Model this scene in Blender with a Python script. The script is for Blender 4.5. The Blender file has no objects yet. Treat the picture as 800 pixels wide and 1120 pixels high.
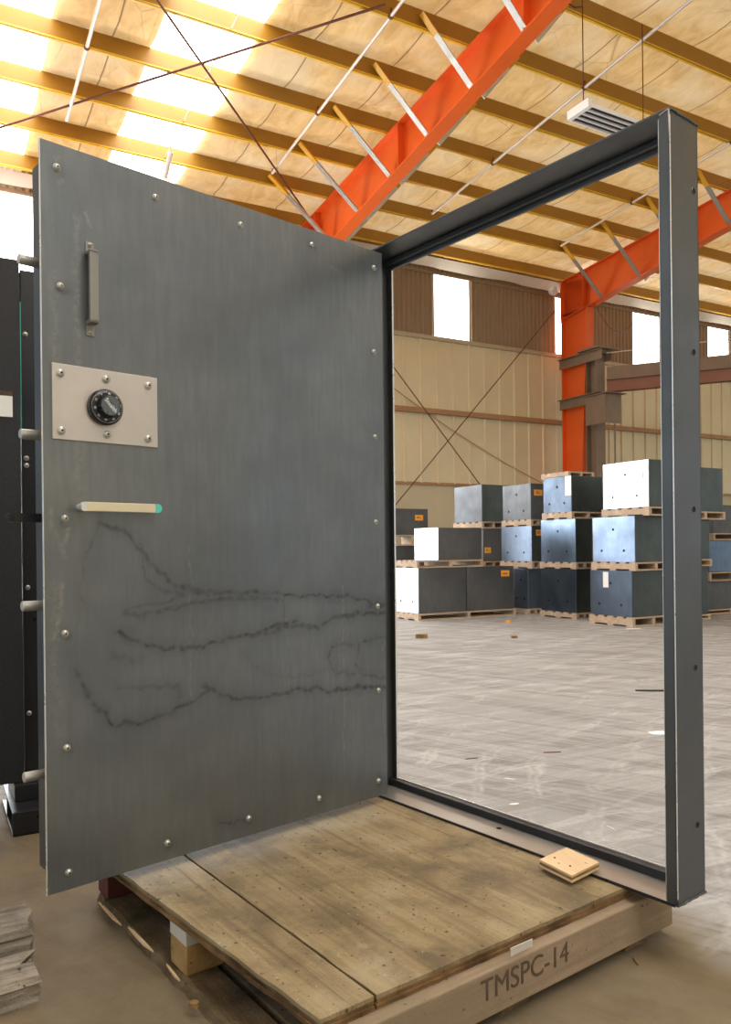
import bpy, math, random
from mathutils import Vector as V, noise
random.seed(4)
scene = bpy.context.scene
COL = scene.collection
F = 866.0; R = .0105; HC = 1.10
CAM = V((0, 0, HC)); Z = V((0, 0, 1))

# ------------------------------------------------------------ survey helpers
def ray(px, py):
    dx = px-400; dy = py-601; c = math.cos(R); s = math.sin(R)
    return V(((dx*c-dy*s)/F, 1, -(dx*s+dy*c)/F))
def hit(px, py, p0, n):
    d = ray(px, py); return CAM + d*((p0-CAM).dot(n)/d.dot(n))
def flr(px, py, z=0): return hit(px, py, V((0, 0, z)), Z)
def slope_x(px, py=600): return ray(px, py).x      # X/Y of the pixel column

# ------------------------------------------------------------ materials
MATS = {}
class NT:
    def __init__(s, name):
        s.m = bpy.data.materials.new(name); s.m.use_nodes = True
        s.t = s.m.node_tree; s.n = s.t.nodes; s.b = s.n['Principled BSDF']; s.out = s.n['Material Output']
        s.co = s.n.new('ShaderNodeTexCoord').outputs['Object']
    def lk(s, a, b): s.t.links.new(a, b)
    def map(s, scale=(1, 1, 1), rot=(0, 0, 0), src=None):
        m = s.n.new('ShaderNodeMapping'); m.inputs['Scale'].default_value = scale; m.inputs['Rotation'].default_value = rot
        s.lk(src or s.co, m.inputs[0]); return m.outputs[0]
    def noise(s, sc, det=4, rough=.55, vec=None, dist=0):
        n = s.n.new('ShaderNodeTexNoise'); n.inputs['Scale'].default_value = sc; n.inputs['Detail'].default_value = det
        n.inputs['Roughness'].default_value = rough; n.inputs['Distortion'].default_value = dist
        s.lk(vec or s.co, n.inputs['Vector']); return n.outputs['Fac']
    def wave(s, sc, vec=None, dist=2, det=3):
        n = s.n.new('ShaderNodeTexWave'); n.inputs['Scale'].default_value = sc; n.inputs['Distortion'].default_value = dist
        n.inputs['Detail'].default_value = det; s.lk(vec or s.co, n.inputs['Vector']); return n.outputs['Fac']
    def voro(s, sc, vec=None, feat='DISTANCE_TO_EDGE'):
        n = s.n.new('ShaderNodeTexVoronoi'); n.feature = feat; n.inputs['Scale'].default_value = sc
        s.lk(vec or s.co, n.inputs['Vector']); return n.outputs['Distance']
    def ramp(s, fac, stops, interp='LINEAR'):
        r = s.n.new('ShaderNodeValToRGB'); e = r.color_ramp.elements; r.color_ramp.interpolation = interp
        while len(e) < len(stops): e.new(.5)
        for el, (p, c) in zip(e, stops):
            el.position = p; el.color = (c, c, c, 1) if isinstance(c, (int, float)) else (*c, 1)
        s.lk(fac, r.inputs[0]); return r.outputs[0]
    def mix(s, fac, a, b, mode='MIX'):
        m = s.n.new('ShaderNodeMix'); m.data_type = 'RGBA'; m.blend_type = mode
        for k, v in ((0, fac), (6, a), (7, b)):
            if isinstance(v, (int, float)): m.inputs[k].default_value = v if k == 0 else (v, v, v, 1)
            elif isinstance(v, tuple): m.inputs[k].default_value = (*v, 1)
            else: s.lk(v, m.inputs[k])
        return m.outputs[2]
    def math(s, op, a, b=0.):
        m = s.n.new('ShaderNodeMath'); m.operation = op
        for k, v in ((0, a), (1, b)):
            if isinstance(v, (int, float)): m.inputs[k].default_value = v
            else: s.lk(v, m.inputs[k])
        return m.outputs[0]
    def bump(s, h, strength=.2, dist=.01):
        b = s.n.new('ShaderNodeBump'); b.inputs['Strength'].default_value = strength; b.inputs['Distance'].default_value = dist
        s.lk(h, b.inputs['Height']); s.lk(b.outputs[0], s.b.inputs['Normal'])
    def attr(s, name):
        a = s.n.new('ShaderNodeAttribute'); a.attribute_name = name; return a.outputs['Fac']
    def sepx(s, vec=None):
        x = s.n.new('ShaderNodeSeparateXYZ'); s.lk(vec or s.co, x.inputs[0]); return x.outputs
    def set(s, base=None, rough=None, metal=None, spec=None):
        for k, v in (('Base Color', base), ('Roughness', rough), ('Metallic', metal), ('Specular IOR Level', spec)):
            if v is None: continue
            if isinstance(v, tuple): s.b.inputs[k].default_value = (*v, 1)
            elif isinstance(v, (int, float)): s.b.inputs[k].default_value = v
            else: s.lk(v, s.b.inputs[k])
        return s.m

def paint(name, col, rough=.5, metal=0., var=.25, sc=3., bump=0., speck=0, spec=.5):
    """painted or bare metal with blotchy wear"""
    n = NT(name); f = n.noise(sc, 6, .6)
    c = n.mix(f, tuple(x*(1-var) for x in col), tuple(min(1, x*(1+var)) for x in col))
    if speck: c = n.mix(n.ramp(n.noise(sc*25, 2), [(.62, 0.), (.68, 1.)]), c, tuple(x*speck for x in col))
    r = n.ramp(n.noise(sc*2.3, 5), [(.3, max(.03, rough-.08)), (.7, min(1, rough+.08))])
    if bump: n.bump(n.noise(sc*20, 4), bump, .003)
    return n.set(c, r, metal, spec)

def wood(name, c0, c1, ang=0., rough=.8, grain=60, stain=None, bump=.35, along=(0.06, 1, 1)):
    n = NT(name); v = n.map(along, (0, 0, -ang))
    # rotate first, then stretch along the grain
    v0 = n.map((1, 1, 1), (0, 0, -ang)); v = n.map(along, (0, 0, 0), v0)
    g = n.noise(grain, 8, .65, v, .3); blot = n.noise(5, 5, .6, v0)
    c = n.mix(n.ramp(g, [(.3, 0.), (.7, 1.)]), c0, c1)
    c = n.mix(n.ramp(blot, [(.35, 1.), (.6, 0.)]), c, tuple(x*.5 for x in c0) if not stain else stain)
    c = n.mix(n.ramp(n.noise(45, 3, .5, v0), [(.68, 0.), (.74, 1.)]), c, tuple(x*.28 for x in c0))
    n.bump(n.math('ADD', g, n.noise(90, 3)), bump, .004)
    return n.set(c, rough, 0., .25)

def ply_mat():
    n = NT('weathered_plywood'); v0 = n.map((1, 1, 1), (0, 0, -(PA+1.5708))); v = n.map((.05, 1, 1), (0, 0, 0), v0)
    g = n.noise(38, 9, .7, v, .4); g2 = n.noise(9, 6, .6, n.map((.10, 1, 1), (0, 0, 0), v0), .6); bl = n.noise(4.5, 7, .65, v0)
    c = n.mix(n.ramp(g, [(.3, 0.), (.7, 1.)]), (.20, .145, .072), (.37, .285, .155))
    c = n.mix(n.ramp(g2, [(.36, .7), (.50, 0.)]), c, (.14, .10, .055))
    c = n.mix(n.ramp(bl, [(.36, .85), (.52, 0.)]), c, (.125, .092, .052))
    c = n.mix(n.ramp(bl, [(.55, 0.), (.72, .7)]), c, (.40, .34, .22))
    c = n.mix(n.ramp(n.noise(60, 3, .5, v0), [(.66, 0.), (.71, .9)]), c, (.05, .028, .012))
    c = n.mix(n.ramp(n.noise(150, 2, .5, v0), [(.73, 0.), (.77, .8)]), c, (.62, .56, .45))
    y = n.sepx(n.map((1, 1, 1), (0, 0, 0), v0))[1]
    sm = n.ramp(n.math('FRACT', n.math('MULTIPLY', n.math('ADD', y, n.math('MULTIPLY', n.noise(3, 3, .5, v0), .03)), 3.4)), [(0., .75), (.02, .4), (.05, 0.)])
    c = n.mix(n.math('MULTIPLY', sm, n.ramp(n.noise(7, 3, .5, v0), [(.4, .2), (.6, 1.)])), c, (.10, .055, .025))
    n.bump(n.math('ADD', g, n.noise(110, 3)), .4, .004)
    return n.set(c, n.ramp(g, [(.3, .5), (.7, .75)]), 0., .35)

def steel_door():
    n = NT('dark_mill_scale_steel')
    st = n.attr('stain'); wh = n.attr('scuff')
    v = n.map((1, 1, .12))
    streak = n.noise(55, 5, .6, v); cloud = n.noise(1.7, 5, .6)
    c = n.mix(n.ramp(cloud, [(.3, 0.), (.7, 1.)]), (.14, .158, .172), (.25, .27, .278))
    c = n.mix(n.ramp(streak, [(.35, .35), (.7, 0.)]), c, (.13, .14, .15))
    c = n.mix(n.ramp(n.noise(120, 2), [(.74, 0.), (.8, .35)]), c, (.35, .36, .35))
    fine = n.noise(70, 4, .7)
    ew = n.math('MULTIPLY', wh, n.ramp(fine, [(.4, .1), (.6, 1.)]))
    c = n.mix(ew, c, (.42, .40, .36))
    c = n.mix(n.math('MULTIPLY', st, .9), c, (.03, .028, .026))
    r = n.mix(st, n.ramp(n.noise(6, 5), [(.3, .31), (.7, .42)]), .6)
    n.bump(n.math('ADD', fine, n.math('MULTIPLY', st, .5)), .08, .002)
    return n.set(c, r, .72)

def roof_mat():
    n = NT('tan_faced_roof_insulation')
    xy = n.sepx()
    # blanket laps run down the slope: a thin dark line each 1.42 m along the wall direction
    fr = n.math('FRACT', n.math('DIVIDE', n.math('ADD', xy[0], n.math('MULTIPLY', n.noise(1.0, 3), .05)), 1.42))
    lap = n.ramp(fr, [(0., .9), (.012, .75), (.02, 0.), (1., 0.)])
    cr = n.ramp(n.voro(.9, n.map((1, 1.3, 1), src=None)), [(0., .5), (.004, .2), (.009, 0.)])
    wr = n.noise(2.2, 7, .65, n.map((1.6, .8, 1)), .8)
    c = n.mix(n.ramp(wr, [(.3, 0.), (.7, 1.)]), (.46, .275, .10), (.68, .455, .215))
    c = n.mix(n.ramp(n.noise(.6, 4), [(.45, 0.), (.62, .55)]), c, (.62, .50, .34))
    c = n.mix(n.math('MAXIMUM', lap, n.math('MULTIPLY', cr, n.ramp(n.noise(.5, 2), [(.45, 0.), (.6, 1.)]))), c, (.13, .07, .04))
    n.bump(wr, .4, .04)
    tr = n.n.new('ShaderNodeBsdfTranslucent'); n.lk(c, tr.inputs[0])
    mx = n.n.new('ShaderNodeMixShader'); mx.inputs[0].default_value = .27
    n.set(c, .7, 0., .25); n.lk(n.b.outputs[0], mx.inputs[1]); n.lk(tr.outputs[0], mx.inputs[2]); n.lk(mx.outputs[0], n.out.inputs[0])
    return n.m

def emis(name, col, s):
    n = NT(name); n.b.inputs['Emission Color'].default_value = (*col, 1); n.b.inputs['Emission Strength'].default_value = s
    return n.set((.6, .6, .58), .6)

def floor_mat():
    n = NT('swept_concrete_dust_shade')
    big = n.noise(.7, 5, .6); fine = n.noise(55, 5, .7)
    a1 = n.map((1, 1, 1), (0, 0, .65)); s1 = n.map((.10, 1.3, 1), (0, 0, 0), a1)
    a2 = n.map((1, 1, 1), (0, 0, -.55)); s2 = n.map((.10, 1.1, 1), (0, 0, 0), a2)
    m1 = n.noise(5, 7, .62, s1, .9); m2 = n.noise(4.2, 7, .62, s2, 1.1)
    c = n.mix(n.ramp(big, [(.35, 0.), (.65, 1.)]), (.27, .268, .262), (.345, .342, .336))
    c = n.mix(n.ramp(m1, [(.50, 0.), (.56, .7), (.62, 0.)]), c, (.17, .158, .15))
    c = n.mix(n.ramp(m2, [(.46, 0.), (.50, .3), (.55, 0.)]), c, (.46, .455, .45))
    c = n.mix(n.ramp(m2, [(.60, 0.), (.67, .6)]), c, (.23, .215, .20))
    for cx, cy, fq, hi in ((7., 1.5, 3.2, 1), (-2.5, 14., 2.6, 0), (3.2, -2.2, 4.1, 1)):
        dv = n.n.new('ShaderNodeVectorMath'); dv.operation = 'DISTANCE'; n.lk(n.co, dv.inputs[0]); dv.inputs[1].default_value = (cx, cy, 0)
        ph = n.math('FRACT', n.math('ADD', n.math('MULTIPLY', dv.outputs['Value'], fq), n.math('MULTIPLY', n.noise(.8, 4), 2.2)))
        mk = n.math('MULTIPLY', n.ramp(ph, [(.0, 0.), (.08, 1.), (.16, .2), (.22, .8), (.3, 0.)]), n.ramp(n.noise(1.4, 5, .65), [(.44, 0.), (.58, .8)]))
        c = n.mix(n.math('MULTIPLY', mk, n.ramp(n.noise(30, 4, .7), [(.35, .3), (.6, 1.)])), c, (.50, .495, .49) if hi else (.155, .145, .135))
    c = n.mix(n.ramp(fine, [(.35, .3), (.6, 0.)]), c, (.22, .20, .18))
    # dust around the pallet plus painted-in shade, edged along the door's shadow
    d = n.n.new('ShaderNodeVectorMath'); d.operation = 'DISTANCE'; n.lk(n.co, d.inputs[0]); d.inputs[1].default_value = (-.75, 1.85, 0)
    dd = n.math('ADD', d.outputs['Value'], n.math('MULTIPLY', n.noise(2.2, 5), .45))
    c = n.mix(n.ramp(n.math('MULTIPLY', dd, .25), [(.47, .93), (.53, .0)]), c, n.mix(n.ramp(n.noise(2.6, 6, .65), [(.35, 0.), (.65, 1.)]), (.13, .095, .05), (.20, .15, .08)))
    n.bump(n.math('ADD', n.math('MULTIPLY', m1, .6), fine), .6, .008)
    r = n.ramp(m1, [(.3, .62), (.7, .9)])
    return n.set(c, r, 0., .35)

def speckle_black():
    n = NT('black_textured_coating')
    n.bump(n.noise(260, 3, .7), .8, .004)
    return n.set(n.mix(n.ramp(n.noise(320, 2), [(.6, 0.), (.7, 1.)]), (.010, .010, .012), (.05, .05, .055)), .38, .1)

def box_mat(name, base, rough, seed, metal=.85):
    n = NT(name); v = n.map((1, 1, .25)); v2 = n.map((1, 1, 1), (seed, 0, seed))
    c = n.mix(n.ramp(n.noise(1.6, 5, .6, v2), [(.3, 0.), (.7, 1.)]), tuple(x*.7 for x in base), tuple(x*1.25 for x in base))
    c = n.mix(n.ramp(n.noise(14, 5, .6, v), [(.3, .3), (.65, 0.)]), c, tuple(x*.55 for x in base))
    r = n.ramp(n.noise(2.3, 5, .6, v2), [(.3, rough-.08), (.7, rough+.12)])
    n.bump(n.noise(1.5, 3), .15, .02)
    return n.set(c, r, metal)

PA = math.atan2(.597, .803)   # heading of the pallet's long edge
M = dict(
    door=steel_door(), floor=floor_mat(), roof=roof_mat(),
    frame=paint('grey_frame_steel', (.12, .128, .133), .40, .8, .16, 3),
    sill=paint('bare_sill_steel', (.50, .47, .43), .36, .8, .06, 2),
    plate=paint('brushed_lock_plate', (.62, .58, .54), .42, .7, .1, 9),
    bolt=paint('zinc_bolt', (.55, .54, .50), .38, .9, .2, 30),
    pin=paint('machined_pin', (.60, .58, .53), .4, .75, .06, 4),
    dial=paint('black_dial', (.012, .013, .016), .3, 0, .2, 30), dialtop=paint('grey_dial_cap', (.13, .15, .17), .3, .5, .1, 30),
    white=paint('white_paint', (.85, .85, .83), .5, 0, .05, 5), handle=paint('worn_handle_steel', (.30, .285, .265), .42, .6, .15, 8), pull=paint('satin_brass_nickel', (.80, .72, .52), .36, .6, .05, 4),
    cap=paint('pale_steel_end', (.80, .80, .78), .3, .6, .05, 4), teal=paint('turquoise_end', (.10, .62, .52), .35, .1, .05, 4),
    orange=paint('orange_red_primer', (.88, .135, .018), .42, 0, .22, .9, .1), orange_d=paint('orange_rust', (.50, .06, .012), .5, 0, .3, 1.5),
    yellow=paint('shaded_purlin_yellow', (.36, .18, .012), .45, 0, .25, 1.2, .1), lip=paint('yellow_purlin_lip', (.85, .50, .03), .4, 0, .15, 2),  # web is the purlin yellow darkened to paint in its shaded face
    galv=paint('galvanised_steel', (.70, .68, .62), .4, .35, .15, 6), yend=paint('yellow_brace_end', (.75, .40, .02), .5, 0, .2, 8),
    rod=paint('rusty_rod', (.16, .06, .035), .7, .3, .3, 8), conduit=paint('white_conduit', (.78, .74, .66), .4, .2, .08, 6),
    cream=paint('cream_liner_panel', (.70, .62, .40), .45, .1, .16, .8), creamd=paint('cream_rib', (.46, .40, .27), .5, .1, .15, 1),
    brown=paint('brown_corrugated_sheet', (.31, .225, .14), .6, .1, .12, 1), girt=paint('rust_brown_girt', (.40, .23, .11), .6, .1, .25, 2),
    tan=paint('lower_wall_plaster', (.56, .50, .34), .8, 0, .2, 1.1), insul=paint('white_insulation', (.75, .68, .58), .8, 0, .15, 4, .4),
    crane=paint('weathered_brown_steel', (.24, .175, .12), .55, .2, .3, 2), crane_r=paint('red_oxide_steel', (.27, .12, .075), .55, .2, .25, 2),
    skylight=emis('skylight_fibreglass', (1, .985, .95), 6.), window=emis('translucent_wall_light', (1, .98, .92), 7.),
    black=speckle_black(), blackp=paint('black_paint', (.02, .021, .024), .35, .2, .3, 6), hole=paint('hole_black', (.004, .004, .004), .9, 0, 0, 5),
    glass_edge=paint('teal_glass_edge', (.05, .32, .27), .15, 0, .1, 6),
    ply=ply_mat(),
    plyedge=wood('plywood_edge', (.12, .06, .025), (.40, .25, .11), PA, grain=16, along=(.02, .02, 14)),
    beam=wood('pale_timber_beam', (.22, .16, .105), (.37, .275, .19), PA, grain=30, stain=(.24, .19, .12)),
    block=wood('new_timber_block', (.28, .16, .055), (.45, .29, .12), PA + .9, grain=20),
    lath=wood('split_dark_board', (.10, .066, .034), (.25, .18, .10), PA + 1.57, grain=26, bump=.6),
    oak=wood('pale_offcut', (.62, .42, .22), (.80, .60, .38), PA + 1.2, grain=26, stain=(.72, .52, .32), bump=.15),
    redblock=paint('dark_red_block', (.10, .022, .018), .7, 0, .3, 6), greyw=wood('weathered_grey_timber', (.09, .075, .06), (.40, .35, .28), .55, grain=55, bump=1.),
    pal=wood('warehouse_pallet_wood', (.38, .27, .18), (.66, .50, .36), .5, grain=12, stain=(.44, .34, .25)),
    paper=paint('white_paper', (.86, .85, .80), .7, 0, .04, 5), label=paint('orange_sticker', (.90, .38, .05), .6, 0, .08, 5), ink=paint('ink_black', (.03, .025, .02), .8, 0, .1, 5),
    stencil=paint('faded_stencil_ink', (.10, .062, .04), .85, 0, .4, 60),
)
SPEC = {'w': box_mat('sky_lit_steel', (.62, .68, .74), .3, 1), 'b': box_mat('blue_scaled_steel', (.16, .215, .29), .33, 2),  # the bright one has the sky's glare put into its base
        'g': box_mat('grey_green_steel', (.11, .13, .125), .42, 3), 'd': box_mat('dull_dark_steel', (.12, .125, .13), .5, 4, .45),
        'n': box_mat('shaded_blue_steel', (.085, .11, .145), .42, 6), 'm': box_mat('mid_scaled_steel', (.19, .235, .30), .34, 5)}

# ------------------------------------------------------------ mesh builder
class MB:
    def __init__(s): s.v = []; s.f = []; s.sm = []
    def add(s, vs, fs, smooth=False):
        o = len(s.v); s.v += [V(p) for p in vs]; s.f += [tuple(i+o for i in f) for f in fs]; s.sm += [smooth]*len(fs); return s
    def box(s, o, a, b, c):
        """corner o and three edge vectors"""
        o = V(o); P = [o, o+a, o+a+b, o+b, o+c, o+a+c, o+a+b+c, o+b+c]
        fs = [(0, 3, 2, 1), (4, 5, 6, 7), (0, 1, 5, 4), (1, 2, 6, 5), (2, 3, 7, 6), (3, 0, 4, 7)]
        if V(a).cross(b).dot(c) < 0: fs = [f[::-1] for f in fs]
        return s.add(P, fs)
    def prism(s, pts, d):
        n = len(pts); d = V(d); P = [V(p) for p in pts]
        nn = V((0, 0, 0))
        for i in range(n): nn += (P[i]-P[0]).cross(P[(i+1) % n]-P[0])
        fs = [tuple(range(n-1, -1, -1)), tuple(range(n, 2*n))]+[(i, (i+1) % n, n+(i+1) % n, n+i) for i in range(n)]
        if nn.dot(d) < 0: fs = [f[::-1] for f in fs]
        return s.add(P+[p+d for p in P], fs)
    def cyl(s, p0, p1, r, seg=16, r1=None, cap=True):
        p0 = V(p0); p1 = V(p1); d = (p1-p0).normalized(); u = d.orthogonal().normalized(); w = d.cross(u); r1 = r if r1 is None else r1
        P = [p0+(u*math.cos(t)+w*math.sin(t))*r for t in [2*math.pi*i/seg for i in range(seg)]]
        Q = [p1+(u*math.cos(t)+w*math.sin(t))*r1 for t in [2*math.pi*i/seg for i in range(seg)]]
        s.add(P+Q, [(i, (i+1) % seg, seg+(i+1) % seg, seg+i) for i in range(seg)], True)
        if cap: s.add(P+Q, [tuple(range(seg-1, -1, -1)), tuple(range(seg, 2*seg))])
        return s
    def tube(s, pts, r, seg=8):
        for a, b in zip(pts, pts[1:]): s.cyl(a, b, r, seg)
        return s
    def lathe(s, p, ax, prof, seg=28):
        """prof: (height along ax, radius)"""
        p = V(p); d = V(ax).normalized(); u = d.orthogonal().normalized(); w = d.cross(u); P = []
        for h, r in prof: P += [p+d*h+(u*math.cos(2*math.pi*i/seg)+w*math.sin(2*math.pi*i/seg))*max(r, 1e-5) for i in range(seg)]
        fs = [(k*seg+i, k*seg+(i+1) % seg, (k+1)*seg+(i+1) % seg, (k+1)*seg+i) for k in range(len(prof)-1) for i in range(seg)]
        fs += [tuple(range(seg-1, -1, -1)), tuple(range((len(prof)-1)*seg, len(prof)*seg))]
        return s.add(P, fs)
def root_loc(o):
    l = V((0, 0, 0))
    while o: l += o.location; o = o.parent
    return l
def obj(name, mb, mat, parent=None, bevel=0, loc=None, smooth=False, kind=None):
    me = bpy.data.meshes.new(name); base = root_loc(parent)+(V(loc) if loc else V((0, 0, 0)))
    if parent is None and loc is None and mb.v and kind != 'structure':
        lo = V([min(v[i] for v in mb.v) for i in range(3)]); hi = V([max(v[i] for v in mb.v) for i in range(3)])
        base = V(((lo.x+hi.x)/2, (lo.y+hi.y)/2, lo.z)); loc = base
    me.from_pydata([tuple(v-base) for v in mb.v], [], mb.f); me.update()
    for p, sm in zip(me.polygons, mb.sm): p.use_smooth = sm or smooth
    me.materials.append(M[mat] if isinstance(mat, str) else mat)
    o = bpy.data.objects.new(name, me); COL.objects.link(o)
    if loc is not None: o.location = loc
    if parent: o.parent = parent
    if bevel:
        b = o.modifiers.new('bevel', 'BEVEL'); b.width = bevel; b.segments = 2; b.limit_method = 'ANGLE'
    if kind: o['kind'] = kind
    return o
def thing(name, label, cat, loc, group=None):
    o = bpy.data.objects.new(name, None); COL.objects.link(o); o.location = loc; o.empty_display_size = .1
    return tag(o, label, cat, group)
def tag(o, label, cat, group=None):
    o['label'] = label; o['category'] = cat
    if group: o['group'] = group
    return o

# ============================================================ BUILDING
D0 = 22.0
w = V((1560, 866, 0)).normalized(); n = V((-w.y, w.x, 0)); t_ = -n      # along the wall, into the wall, towards us
WP = CAM+ray(608, 313.5)*D0                                   # rafter top at the eave
EAVE = WP.z; K = .0844; S = D0/16.5
def bw(a, d, z): p = WP+w*a+t_*d; return V((p.x, p.y, z))      # building coordinates -> world
def rz(d): return EAVE+K*d                                    # purlin underside height
def onroof(px, py, dz=0):
    rn = w.cross(t_+V((0, 0, K))).normalized(); return hit(px, py, WP+V((0, 0, dz)), rn)
def onwall(px, py, off=0): return hit(px, py, WP+t_*off, n)
def ab(P): v = P-WP; return v.dot(w), v.dot(t_), P.z
UP = t_+V((0, 0, K))                                          # up-slope vector per metre of run
W0, W1 = -24., 15.
PH = .28; DIST = 30.

# floor
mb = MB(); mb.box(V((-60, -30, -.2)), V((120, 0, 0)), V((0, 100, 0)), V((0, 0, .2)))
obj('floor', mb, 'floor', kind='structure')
# ceiling: insulation blanket sagging between the purlins, skylight strips left open
SKY = [(-15.2, -13.67), (-12.22, -10.81)]
PS = .93*S; P1 = .36*S
xs = sorted(set([W0, W1]+[a for s_ in SKY for a in s_]+[W0+i*.5 for i in range(int((W1-W0)/.5)+1)]))
ys = [-.3+i*PS/8 for i in range(int((DIST+.3)/(PS/8)))]
mb = MB(); idx = {}
def blanket(a, d):
    ph = ((d-P1)/PS) % 1.0
    z = rz(d)+PH+.012-.075*math.sin(math.pi*ph)**.8*(1 if 0 <= d else 0)
    return bw(a, d, z-.02*noise.noise(V((a*.9, d*1.3, 2)))-.0)
for i, a in enumerate(xs):
    for j, d in enumerate(ys): idx[i, j] = len(mb.v); mb.v.append(blanket(a, d))
for i in range(len(xs)-1):
    if any(a-.01 <= xs[i] < b-.01 for a, b in SKY): continue
    for j in range(len(ys)-1): mb.f.append((idx[i, j], idx[i+1, j], idx[i+1, j+1], idx[i, j+1])); mb.sm.append(True)
# object axes follow the building so the laps run down the slope
me = bpy.data.meshes.new('ceiling'); ang = math.atan2(w.y, w.x)
from mathutils import Matrix
Mi = (Matrix.Translation(WP) @ Matrix.Rotation(ang, 4, 'Z')).inverted()
me.from_pydata([tuple(Mi @ v) for v in mb.v], [], mb.f); me.update(); me.materials.append(M['roof'])
for p in me.polygons: p.use_smooth = True
o = bpy.data.objects.new('ceiling', me); COL.objects.link(o); o.location = WP; o.rotation_euler = (0, 0, ang); o['kind'] = 'structure'
for k, (a, b) in enumerate(SKY):
    mb = MB(); z0 = rz(-.3)+PH+.03
    mb.box(bw(a-.05, -.3, z0), w*(b-a+.1), UP*(DIST), V((0, 0, .02)))
    o = obj('window_%d' % (k+6), mb, 'skylight', kind='structure'); o['label'] = 'translucent skylight strip running up the roof, ' + ('at the left edge' if k == 0 else 'left of the orange rafter')

# wall with translucent lights in its upper band and an open loading bay hidden from here by the steel door
HP, HG, HB = HC+(5.08-HC)*S, HC+(3.70-HC)*S, HC+(2.34-HC)*S
BAY = (-19.5, -7.2, 4.4)
WINS = [(-14.65, -13.46, 'beyond the upper left edge of the steel door'), (-4.04, -2.96, 'left of the orange column'), (.02, .9, 'half hidden behind the orange column'),
        (3.06, 4.17, 'above the crane beam inside the frame'), (6.38, 7.40, 'at the right edge beyond the frame')]
ZW0, ZW1 = HC+(5.10-HC)*S, HC+(6.34-HC)*S
mb = MB()  # corrugated band
def corr(a0, a1, z0, z1):
    a = a0; pts = []
    i = 0
    while a < a1-1e-6:
        pts.append((a, .0 if i % 4 < 2 else .035)); a = min(a+.035, a1); i += 1
    pts.append((a1, .0))
    P = []
    for a, d in pts: P += [bw(a, d-.04, z0), bw(a, d-.04, z1)]
    mb.add(P, [(2*i, 2*i+2, 2*i+3, 2*i+1) for i in range(len(pts)-1)])
e = [W0]+[x for a, b, _ in WINS for x in (a, b)]+[W1]
for i in range(0, len(e), 2): corr(e[i], e[i+1], ZW0, ZW1)
corr(W0, W1, ZW1, EAVE+PH+.1); corr(W0, W1, HP-.05, ZW0)
for i in range(0, len(e), 2): mb.box(bw(e[i], -.07, ZW0), w*(e[i+1]-e[i]), n*.03, Z*(ZW1-ZW0))
mb.box(bw(W0, -.07, ZW1), w*(W1-W0), n*.03, Z*(EAVE+PH+.1-ZW1)); mb.box(bw(W0, -.03, ZW1-.04), w*(W1-W0), t_*.04, Z*.08)
obj('wall_back_upper', mb, 'brown', kind='structure')
for k, (a, b, lab) in enumerate(WINS):
    mb = MB(); mb.box(bw(a-.03, -.06, ZW0-.03), w*(b-a+.06), n*.02, Z*(ZW1-ZW0+.06))
    o = obj('window_%d' % (k+1), mb, 'window', kind='structure'); o['label'] = 'bright translucent wall light '+lab
    if k in (3, 0, 1):
        m2 = MB(); m2.box(bw((a+b)/2-.015, -.035, ZW0), w*.03, t_*.02, Z*(ZW1-ZW0)) if k == 3 else m2.box(bw(a, -.035, ZW0-.02), w*(b-a), t_*.02, Z*.03)
        obj('window_bar', m2, 'brown', o)
mb = MB()  # cream liner with standing ribs
for a0, a1, z0, z1 in ((W0, BAY[0], HB, HP), (BAY[0], BAY[1], BAY[2], HP), (BAY[1], W1, HB, HP)):
    mb.box(bw(a0, .0, z0), w*(a1-a0), n*.04, Z*(z1-z0))
    a = math.ceil(a0/.5)*.5
    while a < a1-.1:
        mb.prism([bw(a-.045, 0, z0), bw(a-.02, .035, z0), bw(a+.02, .035, z0), bw(a+.045, 0, z0)], Z*(z1-z0-.002)); a += .5
obj('wall_back', mb, 'cream', kind='structure')
mb = MB()
for a0, a1 in ((W0, BAY[0]), (BAY[1], W1)): mb.box(bw(a0, -.02, 0), w*(a1-a0), n*.15, Z*HB)
obj('wall_back_lower', mb, 'tan', kind='structure')
mb = MB(); mb.box(bw(BAY[1], .02, HB-.05), w*(W1-BAY[1]), n*.04, Z*.07); obj('trim_1', mb, 'girt', kind='structure')
mb = MB(); mb.box(bw(W0, .06, HP-.04), w*(W1-W0), n*.06, Z*.10); obj('trim_2', mb, 'creamd', kind='structure')
mb = MB(); mb.box(bw(BAY[1], .12, HG-.07), w*(W1-BAY[1]), n*.10, Z*.12)
tag(obj('wall_girt', mb, 'girt'), 'long rust brown girt running across the middle of the cream wall', 'girt')
mb = MB()
for i in range(200):
    a = W0+(W1-W0)*i/199; h = .12*noise.noise(V((a*.8, 3, 1)))*.4
    mb.v += [bw(a, .12+.04*noise.noise(V((a*2, 0, 0))), EAVE-.20+h), bw(a, .30, EAVE+.0)]
    if i: mb.f.append((2*i-2, 2*i, 2*i+1, 2*i-1)); mb.sm.append(True)
obj('trim_3', mb, 'insul', kind='structure')
# gable and rear walls, each with a wide open bay that lets daylight in
def plain(name, P, d, L, H, holes, mat):
    mb = MB(); nn = V((-d.y, d.x, 0)); x = 0
    for a, b, h in holes:
        mb.box(P+d*x, d*(a-x), nn*.15, Z*H); mb.box(P+d*a+Z*h, d*(b-a), nn*.15, Z*(H-h)); x = b
    mb.box(P+d*x, d*(L-x), nn*.15, Z*H); obj(name, mb, mat, kind='structure')
plain('wall_right', bw(W1, 0, 0), t_, DIST, 8.0, [(4, 26, 5.5)], 'cream')
plain('wall_left', bw(W0, 0, 0), t_, DIST, 8.0, [(3, 26, 6.0)], 'cream')
plain('wall_front', bw(W0, DIST, 0), w, W1-W0, 8.0, [(24, 34, 4.5)], 'cream')

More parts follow.
